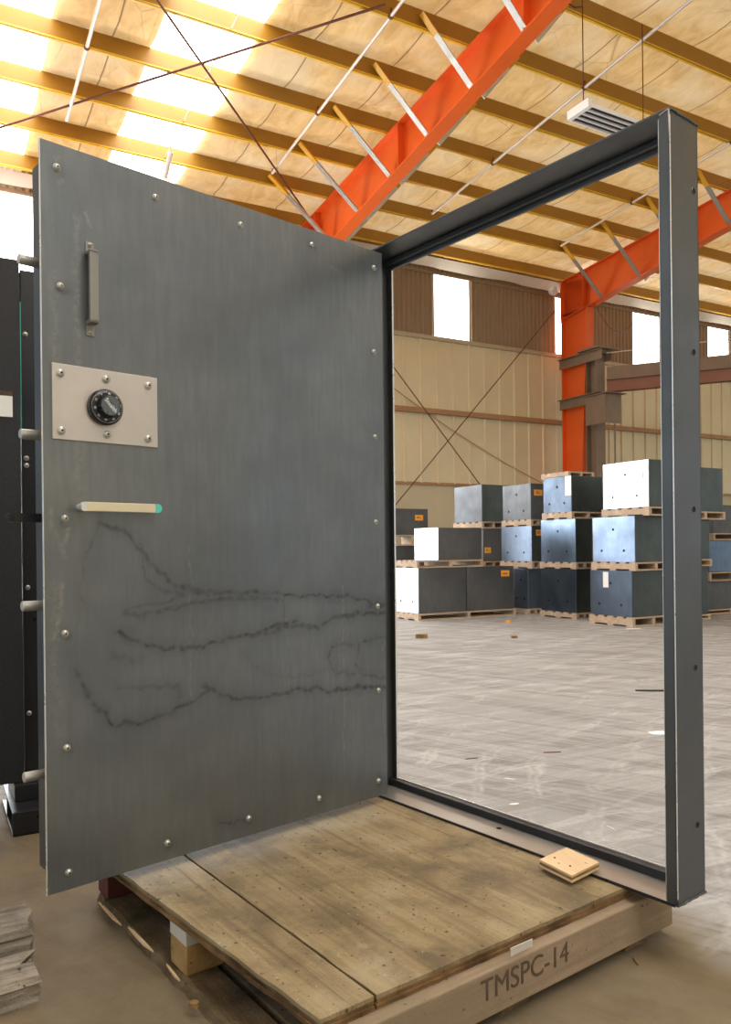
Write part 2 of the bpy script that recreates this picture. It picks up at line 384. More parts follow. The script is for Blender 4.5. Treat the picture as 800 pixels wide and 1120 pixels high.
# purlins
ords = ['first', 'second', 'third', 'fourth', 'fifth', 'sixth', 'seventh', 'eighth', 'ninth', 'tenth']
for k in range(9):
    d = P1+k*PS
    if k == 0: d = .38
    t = thing('roof_purlin', 'yellow steel roof purlin, %s one up from the window wall' % ords[k], 'purlin', bw(-4, d, rz(d)), 'roof purlins')
    mb = MB(); z = rz(d); t3 = .012
    mb.box(bw(W0, d, z), w*(W1-W0), t_*t3, Z*PH)                      # web
    mb.box(bw(W0, d-.075, z+PH-t3), w*(W1-W0), t_*.075, Z*t3)         # top flange
    obj('web', mb, 'yellow', t)
    mb = MB(); mb.box(bw(W0, d-.045, z), w*(W1-W0), t_*.06, Z*t3); mb.box(bw(W0, d+.0135, z+.0), w*(W1-W0), t_*.006, Z*.022)
    obj('flange', mb, 'lip', t)

# orange frames (rafter + column), braces as their parts
def rafter(aw, label, braces, span, column=True):
    t = thing('steel_portal_frame', label, 'steel frame', bw(aw, .6, 0))
    d0 = .18; hw = .13
    def zt(d): return rz(d)-.02
    def dep(d): return max(.42, 1.05-.055*d) if d < 12 else .42
    ds = [d0+i*(span-d0)/40 for i in range(41)]
    mb = MB(); o_ = w*.012
    P = [bw(aw, d, zt(d)-.01) for d in ds]+[bw(aw, d, zt(d)-dep(d)) for d in ds[::-1]]
    mb.prism(P, o_); obj('web', mb, 'orange', t)
    mb = MB(); mb.prism([bw(aw-hw, d0, zt(d0)), bw(aw-hw, span, zt(span)), bw(aw-hw, span, zt(span)-.02), bw(aw-hw, d0, zt(d0)-.02)], w*2*hw); obj('top_flange', mb, 'orange', t)
    mb = MB(); L = [bw(aw-hw, d, zt(d)-dep(d)) for d in ds]
    mb.prism(L+[p-Z*.022 for p in L[::-1]], w*2*hw); obj('bottom_flange', mb, 'orange', t)
    for d in [1.15, 4.6, 8.0, 11.4]:
        if d < span:
            mb = MB(); mb.box(bw(aw-hw, d, zt(d)-dep(d)), w*2*hw, t_*.014, Z*(dep(d)-.02)); obj('stiffener', mb, 'orange', t)
    if column:
        H = zt(d0)-.02
        def cw(z): return .55+.42*z/H                                  # tapered column
        mb = MB(); c0 = .36
        mb.prism([bw(aw, c0, 0), bw(aw, c0, H), bw(aw, c0+cw(H), H-.1), bw(aw, c0+cw(0), 0)], o_)
        obj('column_web', mb, 'orange', t)
        mb = MB(); mb.box(bw(aw-hw, c0-.02, 0), w*2*hw, t_*.02, Z*H); obj('outer_flange', mb, 'orange', t)
        mb = MB(); zz = zt(1.2)-dep(1.2)
        mb.prism([bw(aw-hw, c0+cw(0), 0), bw(aw-hw, c0+cw(zz), zz), bw(aw-hw, c0+cw(zz)+.02, zz), bw(aw-hw, c0+cw(0)+.02, 0)], w*2*hw); obj('inner_flange', mb, 'orange', t)
        mb = MB(); mb.box(bw(aw-hw, c0-.02, zz-.02), w*2*hw, t_*(cw(zz)+.06), Z*.025); obj('knee_plate', mb, 'orange_d', t)
        mb = MB(); mb.box(bw(aw-.2, c0-.1, 0), w*.4, t_*.85, Z*.03); obj('base_plate', mb, 'orange_d', t)
    for d in braces:
        for sgn in (-1, 1):
            # from the lower flange up to the purlin, an angle bar
            A = bw(aw+sgn*.10, d, zt(d)-dep(d)+.01); B = bw(aw+sgn*(dep(d)*(1.55 if sgn < 0 else 1.15)), d+.05, rz(d)+.13)
            ax = (B-A).normalized(); sd = t_; up = ax.cross(sd).normalized()*.11
            mb = MB(); mb.box(A, ax*((B-A).length*.72), sd*.11, up*.12); mb.box(A, ax*((B-A).length*.72), sd*.006, up); mb.box(A+sd*.0, ax*((B-A).length*.72), sd*.11, up*.1)
            o = obj('brace', mb, 'galv', t)
            mb = MB(); Cc = A+ax*((B-A).length*.72); mb.box(Cc, ax*((B-A).length*.28), sd*.11, up*.12); mb.box(Cc, ax*((B-A).length*.28), sd*.006, up)
            obj('brace_end', mb, 'yend', o)
    return t
BR = [P1+k*PS+.02 for k in range(1, 9)]
A1 = -5.86*S
rafter(A1, 'orange tapered steel rafter crossing the roof above the steel door', BR, 14.5)
rafter(0., 'orange steel column and rafter seen through and right of the empty frame', BR, 14.5)
rafter(2*A1, 'orange steel rafter whose yellow brace ends show at the left edge', BR, 14.5)

# sloping conduits with clips, parallel to the rafters
for k, (pa, pb, r, lab) in enumerate([((112, -12), (73, 130), .028, 'pale conduit slanting down the roof at the far left'), ((452, -16), (298, 188), .026, 'pale conduit left of the orange rafter'),
        ((790, -27), (471, 232), .026, 'long pale conduit right of the orange rafter, passing the hanging light'), ((800, 153), (615.5, 268.5), .024, 'pale conduit crossing the view inside the frame under the roof')]):
    A = onroof(*pa); B = onroof(*pb); a = (ab(A)[0]+ab(B)[0])/2; d1 = ab(A)[1]; d0 = ab(B)[1]
    A = bw(a, d1+.8, rz(d1+.8)-r); B = bw(a, d0, rz(d0)-r)
    t = thing('roof_conduit', lab, 'conduit', B)
    obj('pipe', MB().cyl(B, A, r, 12), 'conduit', t)
    for d in [P1+j*PS for j in range(9)][1::2]:
        if d0+.1 < d < d1+.8:
            c = bw(a, d+.05, rz(d+.05)-r); obj('clamp', MB().cyl(c-UP.normalized()*.02, c+UP.normalized()*.02, r*1.5, 10).box(c-w*.01, w*.02, t_*.02, Z*.12), 'rod', t)
    c = B; obj('hanger', MB().cyl(c-Z*.03, c+Z*.09, .012, 8), 'rod', t)
# short white stub and rod beside it
P = onroof(187, 165, .0); a, d, z = ab(P)
t = thing('vent_stub', 'short white pipe stub poking out just above the door top', 'pipe', bw(a, d, rz(d)-.35))
obj('pipe', MB().cyl(bw(a-.05, d-.25, rz(d)-.42), bw(a, d, rz(d)-.02), .045, 14, cap=True), 'conduit', t)
obj('bore', MB().cyl(bw(a+.0, d, rz(d)-.02), bw(a, d+.002, rz(d)-.018), .03, 12), 'hole', t)
A = onroof(262, -12, .17); B = onroof(174, 190, .17); a = (ab(A)[0]+ab(B)[0])/2
tag(obj('sag_rod', MB().cyl(bw(a, ab(B)[1]-.3, rz(ab(B)[1])+.05), bw(a, ab(A)[1]+.4, rz(ab(A)[1])+.05), .012, 8), 'galv'), 'thin pale sag rod running under the bright skylight strip', 'rod')
# roof X bracing
for pa, pb, lab in [((0, 139.5), (400, 12), 'rusty roof brace rod rising to the right'), ((165, -10), (340, 240), 'rusty roof brace rod falling to the right towards the rafter')]:
    A = onroof(*pa, -.03 if pa[0] == 0 else -.08); B = onroof(*pb, -.03 if pa[0] == 0 else -.08); d_ = (B-A).normalized()
    if pa[0] == 0: A = A-d_*1.2; B = B+d_*.3
    tag(obj('brace_rod', MB().cyl(A, B, .019, 8), 'rod'), lab, 'rod')
# wall X bracing and a slack cable
for pa, pb, off, r, lab in [((418, 384), (524, 531), .35, .014, 'dark brace rod falling to the right on the cream wall'), ((424, 563), (607, 340), .35, .014, 'dark brace rod rising to the right on the cream wall')]:
    A = onwall(*pa, off); B = onwall(*pb, off); e_ = (B-A)
    if pa[0] == 418: B = B+e_*.9
    else: A = A-e_*.25
    A.z = max(A.z, .02); B.z = max(B.z, .02)
    tag(obj('wall_brace_rod', MB().cyl(A, B, r, 8), 'rod'), lab, 'rod')
pts = []
A = onwall(425, 420, .06); B = onwall(593, 528, .06)
for i in range(13): q = i/12; p = A.lerp(B, q); pts.append(p-Z*.22*4*q*(1-q)*.6)
tag(obj('wall_cable', MB().tube(pts, .010, 6), 'girt'), 'thin slack tan cable drooping across the cream wall', 'cable')

# hanging fluorescent high bay
HT = onroof(632, 13, .0); dep_ = HT.y
Pl = CAM+ray(630, 127)*dep_; t = thing('hanging_light', 'white hanging fluorescent light with dark louvres above the frame', 'light', Pl)
L = 1.35; Wd = .42; fn = t_
o0 = Pl-w*.0-fn*.10
mb = MB(); mb.box(o0, w*L, fn*Wd, Z*.05); obj('housing', mb, 'white', t, bevel=.01)
for q_, l_ in ((o0-w*.07, .08), (o0+w*L, .03)): obj('end_cap', MB().box(q_+fn*-.01-Z*.03, w*l_, fn*(Wd+.02), Z*.13), 'white', t, bevel=.008)
for i in range(4):
    mb = MB(); mb.box(o0+fn*(.03+i*.108)-Z*.012, w*L, fn*.062, Z*.01); obj('louvre', mb, 'blackp', t)
for i in range(5):
    mb = MB(); mb.box(o0+fn*(.0+i*.108)-Z*.035, w*L, fn*.022, Z*.034); obj('reflector', mb, 'white', t)
for a in (.05, L-.05):
    q = o0+w*a+fn*Wd/2+Z*.07; top = hit(400, 0, V((q.x, q.y, 0)), V((0, 1, 0)))
    dd = ab(q)[1]; obj('hanging_wire', MB().cyl(q, V((q.x, q.y, rz(dd)+.15)), .008, 6), 'rod', t)
mb = MB(); top = V((q.x, q.y, 0))
q = o0+w*.05+fn*Wd/2; mb.tube([V((q.x, q.y, rz(ab(q)[1])+.02)), V((q.x, q.y, rz(ab(q)[1])-.04))-w*.15, V((q.x, q.y, rz(ab(q)[1])+.02))-w*.6], .012, 6); obj('cord', mb, 'rod', t)

# crane post bracketed to the right hand column, with the crane beam
def onw0(px, py): return hit(px, py, WP, w)
Pc = onw0(652, 500); dc = ab(Pc)[1]
zc = lambda y: onw0(652, y).z
t = thing('crane_post', 'weathered brown crane post strapped beside the orange column', 'post', bw(0, dc, 0))
hw = .17
mb = MB(); mb.box(bw(-.01, dc-hw, 0), w*.02, t_*2*hw, Z*zc(388)); mb.box(bw(-.16, dc-hw, 0), w*.32, t_*.02, Z*zc(388)); mb.box(bw(-.16, dc+hw, 0), w*.32, t_*.02, Z*zc(388)); obj('post', mb, 'crane', t)
for y, h in ((391, .24), (437, .24)):
    mb = MB(); z = zc(y)-h/2; mb.box(bw(-.19, .32, z), w*.02, t_*(dc+.1), Z*h); mb.box(bw(-.27, .32, z+h), w*.1, t_*(dc+.1), Z*.02); mb.box(bw(.18, .32, z), w*.02, t_*(dc+.1), Z*h)
    obj('strap', mb, 'crane', t)
mb = MB(); mb.box(bw(-.30, dc-.35, zc(384)), w*.8, t_*.75, Z*.05); mb.box(bw(-.2, dc-.25, zc(384)-.10), w*.55, t_*.5, Z*.1); obj('cap_plate', mb, 'crane', t)
mb = MB(); mb.box(bw(-.35, dc+.0, zc(467)), w*.02, t_*.70, Z*(zc(436)-zc(467))); mb.box(bw(-.35, dc+.68, zc(467)), w*.55, t_*.02, Z*(zc(436)-zc(467))); mb.box(bw(-.40, dc-.02, zc(436)), w*.66, t_*.85, Z*.02); obj('bracket_box', mb, 'crane', t)
obj('conduit', MB().cyl(bw(.05, dc+.62, .0), bw(.05, dc+.62, zc(467)), .025, 8), 'crane', t)
bd = V((.9, -.43, 0)).normalized(); bs = V((-bd.y, bd.x, 0))
B0 = onw0(664, 416); zb = onw0(664, 429).z; ztb = B0.z; ztop = onw0(664, 386).z
t = thing('crane_beam', 'long brown crane runway beam passing right from the crane post', 'beam', V((B0.x, B0.y, zb)))
mb = MB(); mb.box(V((B0.x, B0.y, zb)), bd*14, bs*.03, Z*(ztb-zb)); mb.box(V((B0.x, B0.y, zb))-bs*.1, bd*14, bs*.25, Z*.03); obj('lower_chord', mb, 'crane_r', t)
mb = MB(); mb.box(V((B0.x, B0.y, ztb))-bs*.08, bd*14, bs*.2, Z*.03); mb.box(V((B0.x, B0.y, ztb+.03))+bs*.03, bd*14, bs*.02, Z*((ztop-ztb)*.45)); obj('upper_chord', mb, 'crane', t)
mb = MB(); mb.cyl(V((B0.x, B0.y, ztop)), V((B0.x, B0.y, ztop))+bd*6, .012, 6); obj('rail_wire', mb, 'conduit', t)
pts = [bw(-.05, 1.2, HC+4.2*S), ]
a0 = onw0(651, 333); a1 = onwall(694, 352, .1)
pts = [a0.lerp(a1, i/10)-Z*(.5*4*(i/10)*(1-i/10)) for i in range(11)]
tag(obj('drooping_cable', MB().tube(pts, .012, 6), 'rod'), 'thin dark cable drooping right from the column knee to the wall light', 'cable')
P = onwall(603, 318, .5)
mb = MB(); mb.lathe(P, t_+Z*-.3, [(-.02, .02), (0, .1), (.12, .13), (.16, .10)], 12)
tag(obj('wall_lamp', mb, 'white'), 'small white lamp tucked under the eave beside the orange column', 'lamp')

# ============================================================ STACKED STEEL BOXES
def solve(P, d, px):
    k = slope_x(px, 600); r = V((P.x, P.y, 0)); return (k*r.y-r.x)/(d.x-k*d.y)
def zat(px, py, depth): return (CAM+ray(px, py)*depth).z
def sbox(px, dep, yt, yb, xl, xr, mats, label, z0=None, group='stacked steel boxes', tagp=None, tabs=True, L=None, Wd=None, sticker=None):
    P = CAM+ray(px, (yt+yb)/2)*dep; z1 = zat(px, yt, dep); z0 = zat(px, yb, dep) if z0 is None else z0
    L = L or solve(P, n, xl); Wd = Wd or solve(P, w, xr); L = max(.3, abs(L)); Wd = max(.3, abs(Wd))
    o = V((P.x, P.y, z0)); H = z1-z0
    t = thing('steel_box', label, 'steel box', o+n*L/2+w*Wd/2, group)
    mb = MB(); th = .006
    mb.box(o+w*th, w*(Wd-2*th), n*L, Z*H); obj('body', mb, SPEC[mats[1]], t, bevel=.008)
    mb = MB(); mb.box(o-w*.004, w*.012, n*L, Z*H); obj('side_panel', mb, SPEC[mats[0]], t, bevel=.003)  # left face gets its own steel, reflected sky painted into the tone
    for (u, v) in ((.5, .72), (.25, .25), (.78, .25)):
        if L < .32 or not tabs: break
        c = o+n*(L*u)+Z*(H*v)-w*.004; obj('bolt_hole', MB().cyl(c, c-w*.003, .018, 10), 'hole', t)
    if tagp:
        u, v, a, h = tagp; c = o+n*(L*u)+Z*(H*v)-w*.006
        obj('paper_tag', MB().box(c, n*a, w*-.002, Z*h), 'paper' , t)
    if sticker:
        u, v, a, h = sticker; c = o+w*(Wd*u)+Z*(H*v)+t_*.001
        s_ = obj('sticker', MB().box(c, w*a, t_*.003, Z*h), 'label', t)
        obj('writing', MB().box(c+w*a*.2+Z*h*.4+t_*.003, w*a*.5, t_*.001, Z*h*.08).box(c+w*a*.2+Z*h*.6+t_*.003, w*a*.35, t_*.001, Z*h*.08), 'ink', s_)
    return o, L, Wd, z0, z1
def pallet(o, L, Wd, z0, z1, label, m='pal', over=.02, group='wooden pallets under the steel boxes'):
    o = V((o.x, o.y, z0))-w*over-n*over; L += 2*over; Wd += 2*over; H = z1-z0
    if H < .03: return
    t = thing('wooden_pallet', label, 'pallet', o+n*L/2+w*Wd/2, group); b = min(.022, H*.28)
    nb = 5
    for i in range(nb):
        obj('deck_board', MB().box(o+n*(L-.11)*i/(nb-1)+Z*(H-b), w*Wd, n*.11, Z*b), m, t)
    for i in range(3):
        obj('stringer', MB().box(o+w*(Wd-.05)*i/2+Z*b*(1 if H > .06 else 0), w*.05, n*L, Z*(H-b*(2 if H > .06 else 1))), m, t)
    if H > .06:
        for i in range(3): obj('base_board', MB().box(o+n*(L-.11)*i/2, w*Wd, n*.11, Z*b), m, t)
# left group
G = {}
def stack(items):
    """items bottom to top; pallets fill the gaps"""
    prev = 0.
    for it in items:
        z0 = zat(it['px'], it['yb'], it['dep'])
        if z0-prev < .05: z0 = prev+.08
        r = sbox(z0=z0, **{k: v for k, v in it.items() if k not in ('pl',)})
        pallet(r[0], r[1], r[2], prev, z0, it['pl']); prev = r[4]
    return prev
def it(px, dep, yt, yb, xl, xr, mats, label, pl, **k): return dict(px=px, dep=dep, yt=yt, yb=yb, xl=xl, xr=xr, mats=mats, label=label, pl=pl, **k)
dA = 12.06
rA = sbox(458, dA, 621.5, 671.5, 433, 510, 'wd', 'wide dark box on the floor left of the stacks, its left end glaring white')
# neighbour of it, continuing right
oA, LA, WA, zA0, zA1 = rA
oB = oA+w*(WA+.012); Wb = solve(oA, w, 562)-WA-.012
t = thing('steel_box', 'dark box with an orange sticker standing right of the white-ended floor box', 'steel box', oB+n*LA/2+w*Wb/2, 'stacked steel boxes')
bodyB = obj('body', MB().box(oB, w*Wb, n*LA, Z*(zA1-zA0)), SPEC['d'], t, bevel=.008)
s_ = obj('sticker', MB().box(oB+w*Wb*.72+Z*(zA1-zA0)*.76+t_*.001, w*.17, t_*.003, Z*.10), 'label', t)
obj('writing', MB().box(oB+w*Wb*.75+Z*(zA1-zA0)*.82+t_*.004, w*.1, t_*.001, Z*.012), 'ink', s_)
pallet(oA, LA, WA+Wb+.012, 0, zA0, 'long low pallet carrying the wide dark floor boxes')
zp = zat(479.5, 611, dA+.35)
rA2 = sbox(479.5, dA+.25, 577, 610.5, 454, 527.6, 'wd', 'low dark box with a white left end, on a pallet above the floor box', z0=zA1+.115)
pallet(oA+n*.02, LA, (rA2[2])+.35, zA1, rA2[3], 'bare wooden pallet between the two white-ended boxes', 'pal', .03)
stack([it(529, 14.1, 628, 668, 515, 551, 'dd', 'shadowed box behind the low stack, on the floor', 'pallet on the floor behind the low stack'),
       it(529, 14.1, 578, 614, 515, 550, 'dd', 'near black box with an orange sticker beside the low white-ended box', 'pallet under the near black box', sticker=(.06, .25, .14, .1)),
       it(527.5, 14.1, 529.8, 570.5, 498, 551.5, 'dg', 'plain grey box topmost at the left of the tall stacks', 'pallet under the plain grey top box', tabs=False)])
stack([it(432, 13.9, 597, 643, 425, 469, 'dd', 'dark box low behind the left jamb, below the orange-stickered one', 'pallet on the floor behind the left jamb', tabs=False),
       it(432, 13.9, 556, 585, 425, 469, 'gd', 'grey box with an orange sticker just right of the left jamb', 'thin pallet below the grey box by the left jamb', sticker=(.6, .55, .17, .1))])
stack([it(578, 13.0, 622, 666, 562, 588, 'mb', 'lowest box right of the long floor boxes, half hidden', 'pallet under the half hidden lowest box'),
       it(582, 13.0, 575, 614, 549, 593, 'mg', 'pale blue grey box in the middle tier, leftmost of that tier', 'reddish pallet under the pale blue grey box', sticker=(.3, .72, .12, .1)),
       it(581, 13.0, 528.5, 568, 551, 596, 'dd', 'charcoal box with white dots and orange sticker in the top tier', 'pallet under the charcoal box', sticker=(.22, .66, .18, .1))])
stack([it(631, 12.06, 622.5, 670.7, 592, 644, 'ng', 'blue grey box on the bottom tier, second from right', 'floor pallet under the second bottom box from the right'),
       it(630, 12.06, 567, 615, 592.5, 648.5, 'bg', 'blue box at the centre of the stacks, second from right in the middle tier', 'pallet under the central blue box'),
       it(625.5, 12.06, 520, 559.5, 595.5, 661, 'ng', 'light blue box in the top tier with a paper tag', 'splintered pallet under the light blue top box', tagp=(.0, .45, .13, .3))])
stack([it(692, 10.8, 624.5, 675.5, 646, 735, 'ng', 'dark blue box bottom right with a torn paper tag', 'floor pallet at the bottom right of the stacks', tagp=(.55, .62, .1, .22)),
       it(695, 10.8, 564, 615, 649, 738, 'bg', 'glossy blue box in the middle tier nearest the right jamb', 'pallet under the glossy blue box'),
       it(710, 10.8, 502, 554, 661, 750, 'wg', 'brilliant white-faced box topmost in the stacks', 'pallet under the brilliant white-faced box', tagp=(.12, .58, .1, .22))])
# broken pallet pieces on top of the light blue box
zt_ = zat(625.5, 520, 12.06); Pq = CAM+ray(622, 518)*12.3
pallet(V((Pq.x, Pq.y, 0)), .62, .55, zt_+.0, zt_+.09, 'spare broken pallet lying on the light blue top box', over=0)
# beyond the right jamb
stack([it(772, 12.6, 636, 681, 765, 812, 'dd', 'dark box on the floor glimpsed right of the jamb', 'pallet on the floor right of the jamb', Wd=1.2, L=.6, tabs=False),
       it(776, 12.6, 591, 626, 765, 812, 'bb', 'blue black box glimpsed right of the jamb, second from the floor', 'pallet under the blue black box right of the jamb', Wd=1.2, L=.6, tabs=False),
       it(780, 12.6, 552, 583, 765, 812, 'dd', 'black box glimpsed right of the jamb, topmost of its stack', 'pallet under the topmost box right of the jamb', Wd=1.2, L=.6, tabs=False)])
stack([it(742, 11.6, 620, 674, 735, 775, 'dg', 'box hidden low behind the right jamb', 'floor pallet hidden behind the right jamb', L=.6, tabs=False),
       it(745, 11.6, 568, 612, 735, 777, 'gg', 'greyish box mostly hidden behind the right jamb, middle tier', 'middle pallet hidden behind the right jamb', L=.6, tabs=False),
       it(750, 11.6, 510, 559, 735, 792, 'mg', 'grey green box whose right part shows beyond the jamb, top tier', 'splintered pallet end showing right of the jamb', L=.6, tabs=False)])

# ============================================================ THE VAULT DOOR
DL = CAM+V((-354/F, 1, 0))*2.087; DL = V((flr(52, 980, .195).x, flr(52, 980, .195).y, .195))
DR = flr(424, 868, .195); dd = (DR-DL); DW = dd.length; dd.normalize(); dn = V((dd.y, -dd.x, 0))     # dn faces us
if dn.y > 0: dn = -dn
DH = 2.0
def ond(px, py, off=0): return hit(px, py, DL+dn*off, dn)
def uv(px, py): p = ond(px, py)-DL; return p.dot(dd), p.z
door = thing('vault_door', 'large dark steel vault door leaf standing open, with dial and handles', 'vault door', DL+dd*DW/2)
# outer plate: fine grid on the face that carries stains
loops = [
 ([(105, 30), (75, 90), (60, 170), (68, 220)], 5, .35), ([(105, 30), (160, 40), (200, 90), (240, 140), (285, 175), (330, 185), (400, 185), (470, 187), (530, 192)], 9, .6),
 ([(530, 192), (600, 190), (680, 195), (762, 212)], 5, .85), ([(200, 70), (205, 150), (250, 185), (300, 192), (250, 210), (160, 225)], 5, .45), ([(160, 232), (200, 240), (270, 220), (330, 203), (430, 200), (525, 203)], 7, .55),
 ([(532, 195), (528, 240)], 4, .6), ([(145, 272), (200, 300), (240, 312), (300, 312), (380, 300), (430, 285), (500, 268), (560, 250)], 6, .8), ([(400, 292), (480, 280), (560, 262), (605, 265), (640, 242), (690, 240)], 8, .7),
 ([(680, 240), (700, 232), (762, 236)], 8, .8), ([(50, 370), (90, 440), (140, 490), (200, 485), (270, 460), (330, 430), (360, 405), (390, 425), (450, 432), (540, 415)], 6, .75), ([(540, 412), (600, 405), (630, 412), (700, 403), (762, 405)], 8, .8),
 ([(150, 405), (230, 402), (285, 402), (290, 420)], 7, .4), ([(762, 290), (700, 300), (695, 350), (705, 375), (762, 380)], 4, .6), ([(690, 300), (640, 310), (630, 340), (645, 370), (690, 372)], 4, .6),
 ([(130, 330), (165, 345), (205, 335)], 14, .25), ([(430, 320), (480, 370), (550, 382), (630, 362)], 5, .2), ([(340, 400), (372, 412)], 9, .6), ([(50, 370), (45, 300), (60, 220)], 5, .2), ([(720, 215), (762, 218)], 9, .7)]
segs = []
for pl, wd, st in loops:
    q = [uv(60+x/2.105, 560+y/2.105) for x, y in pl]
    for a, b in zip(q, q[1:]): segs.append((a, b, wd/2.105/F*2.5*1.15, st))
segs += [((lambda q: (q, (q[0]+.006, q[1]-.01)))(uv(*p))+(.020, .5)) for p in [(71, 567), (183, 922), (272, 895), (349, 873), (414, 854), (341, 268), (409, 293), (62, 183), (66, 313), (71, 693), (73, 818)]]
segs.append((uv(240, 901), uv(275, 897), .007, .7))
sc_segs = [(uv(208, 600), uv(209, 770), .005, .35), (uv(375, 640), uv(377, 850), .005, .4), (uv(313, 660), uv(314, 760), .004, .3), (uv(420, 700), uv(421, 800), .006, .3), (uv(60, 640), uv(62, 800), .02, .2), (uv(68, 640), uv(62, 700), .012, .5), (uv(78, 575), uv(68, 600), .01, .5), (uv(58, 300), uv(60, 390), .02, .3), (uv(60, 170), uv(68, 200), .01, .4), (uv(52, 560), uv(70, 610), .01, .3), (uv(84, 240), uv(88, 560), .018, .3),
           (uv(362, 292), uv(376, 300), .012, .3), (uv(93, 235), uv(98, 245), .006, .5)]
def segd(p, a, b):
    dx, dy = b[0]-a[0], b[1]-a[1]; L2 = dx*dx+dy*dy or 1e-9; t = max(0, min(1, ((p[0]-a[0])*dx+(p[1]-a[1])*dy)/L2))
    return math.hypot(p[0]-a[0]-t*dx, p[1]-a[1]-t*dy)
NX, NZ = 300, 420
mb = MB(); PT = .008
grid = {}
svals = []; wvals = []
smax = max(s[2] for s in segs)
sb = [(min(a[0], b[0])-.05, max(a[0], b[0])+.05, min(a[1], b[1])-.05, max(a[1], b[1])+.05) for a, b, _, _ in segs]
wb = [(min(a[0], b[0])-.06, max(a[0], b[0])+.06, min(a[1], b[1])-.06, max(a[1], b[1])+.06) for a, b, _, _ in sc_segs]
washers = []
for j in range(NZ+1):
    for i in range(NX+1):
        u = DW*i/NX; z = DH*j/NZ
        mb.v.append(DL+dd*u+Z*z); s = 0; g = 0
        jx = u+.012*noise.noise(V((u*22, z*22, 1)))+.005*noise.noise(V((u*70, z*70, 4))); jz = z+.012*noise.noise(V((u*22, z*22, 7)))+.006*noise.noise(V((u*70, z*70, 9)))
        zz = z
        for (a, b, wd, st), bb in zip(segs, sb):
            if bb[0] < u < bb[1] and bb[2] < zz < bb[3]:
                q = segd((jx, jz), a, b); e_ = max(0, 1-q/(wd*.9)); s = max(s, st*min(1, e_*1.6)*(.65+.6*noise.noise(V((u*60, z*60, 3)))))
                s = max(s, st*.3*max(0, 1-q/.035))
        for (a, b, wd, st), bb in zip(sc_segs, wb):
            if bb[0] < u < bb[1] and bb[2] < zz < bb[3]: g = max(g, st*max(0, 1-segd((jx, jz), a, b)/wd))
        svals.append(s); wvals.append(g)
N1 = NX+1
for j in range(NZ):
    for i in range(NX):
        a = j*N1+i; mb.f.append((a, a+1, a+N1+1, a+N1)); mb.sm.append(False)
k0 = len(mb.v)
mb.add([DL-dn*PT, DL+dd*DW-dn*PT, DL+dd*DW-dn*PT+Z*DH, DL-dn*PT+Z*DH], [(3, 2, 1, 0)])
c = [0, NX, NZ*N1+NX, NZ*N1]
for i in range(4): mb.f.append((c[i], k0+i, k0+(i+1) % 4, c[(i+1) % 4])); mb.sm.append(False)
plate = obj('door_plate', mb, 'door', door)
for nm, vals in (('stain', svals), ('scuff', wvals)):
    at = plate.data.attributes.new(nm, 'FLOAT', 'POINT'); at.data.foreach_set('value', vals+[0.]*(len(plate.data.vertices)-len(vals)))
obj('edge_highlight', MB().box(DL-dd*.0012-dn*PT*.8, dd*.0016, dn*PT*.9, Z*DH), 'cap', door)  # pale strip painting a highlight down the plate's left edge
# insulated body behind the plate
IN = .03; TB = .135
mb = MB(); mb.box(DL+dd*IN-dn*(PT+.0)+Z*.03, dd*(DW-2*IN), -dn*TB, Z*(DH-.05)); obj('door_body', mb, 'frame', door, bevel=.006)
def leafpin(y, r, ln, mat, offp, flat=False):
    # pins slide out of the body's left side
    z = ond(44, y).z; b = DL+dd*IN-dn*(PT+offp)+Z*(z-.195)
    P0 = b+dd*.01; P1_ = b-dd*ln
    mb = MB()
    if flat: mb.box(P1_-Z*.012, dd*(ln+.01), -dn*.012, Z*.024); mb.cyl(P1_-dn*.0, P1_-dn*.012, .012, 16)
    else: mb.cyl(P1_, P0, r, 24); mb.cyl(P1_-dd*.002, P1_, r*.86, 24, r)
    obj('locking_bolt', mb, mat, door)
for y in (278, 472, 664, 855): leafpin(y, .0135, .062, 'pin', .062)
leafpin(565, .01, .085, 'blackp', .075, True)
# dome screws
def dome(c, ax, r, name, par, mat='bolt'):
    o = obj(name, MB().lathe(c, ax, [(0, r*1.15), (.002, r*1.15), (.0022, r), (.005, r*.93), (.008, r*.6), (.0088, r*.25)], 18), mat, par)
    obj('socket', MB().cyl(c+V(ax)*.0085, c+V(ax)*.0092, r*.3, 6), 'hole', o)
SCR = [(62, 183), (66, 313), (71, 567), (71, 693), (73, 818), (75, 954), (183, 922), (272, 895), (349, 873), (414, 854), (414, 755), (413, 663), (411, 571), (410, 478), (409, 385), (409, 293), (170, 216), (263, 246), (341, 268)]
for p in SCR: dome(ond(*p), dn, .0088, 'screw', door)
# lock plate
c4 = [ond(56, 397.5), ond(171, 413), ond(172, 490), ond(57, 479.5)]
u0 = (c4[0]-DL).dot(dd); u1 = (c4[1]-DL).dot(dd); zt1 = (c4[0].z+c4[1].z)/2; zb1 = (c4[2].z+c4[3].z)/2
mb = MB(); mb.box(DL+dd*u0+Z*(zb1-.195)-dn*.001, dd*(u1-u0), dn*.006, Z*(zt1-zb1)); lp = obj('lock_plate', mb, 'plate', door, bevel=.001)
for p in [(66, 408), (116, 415), (162, 422), (67, 471), (117, 475), (162, 480)]: dome(ond(*p, .005), dn, .0105, 'plate_bolt', lp)
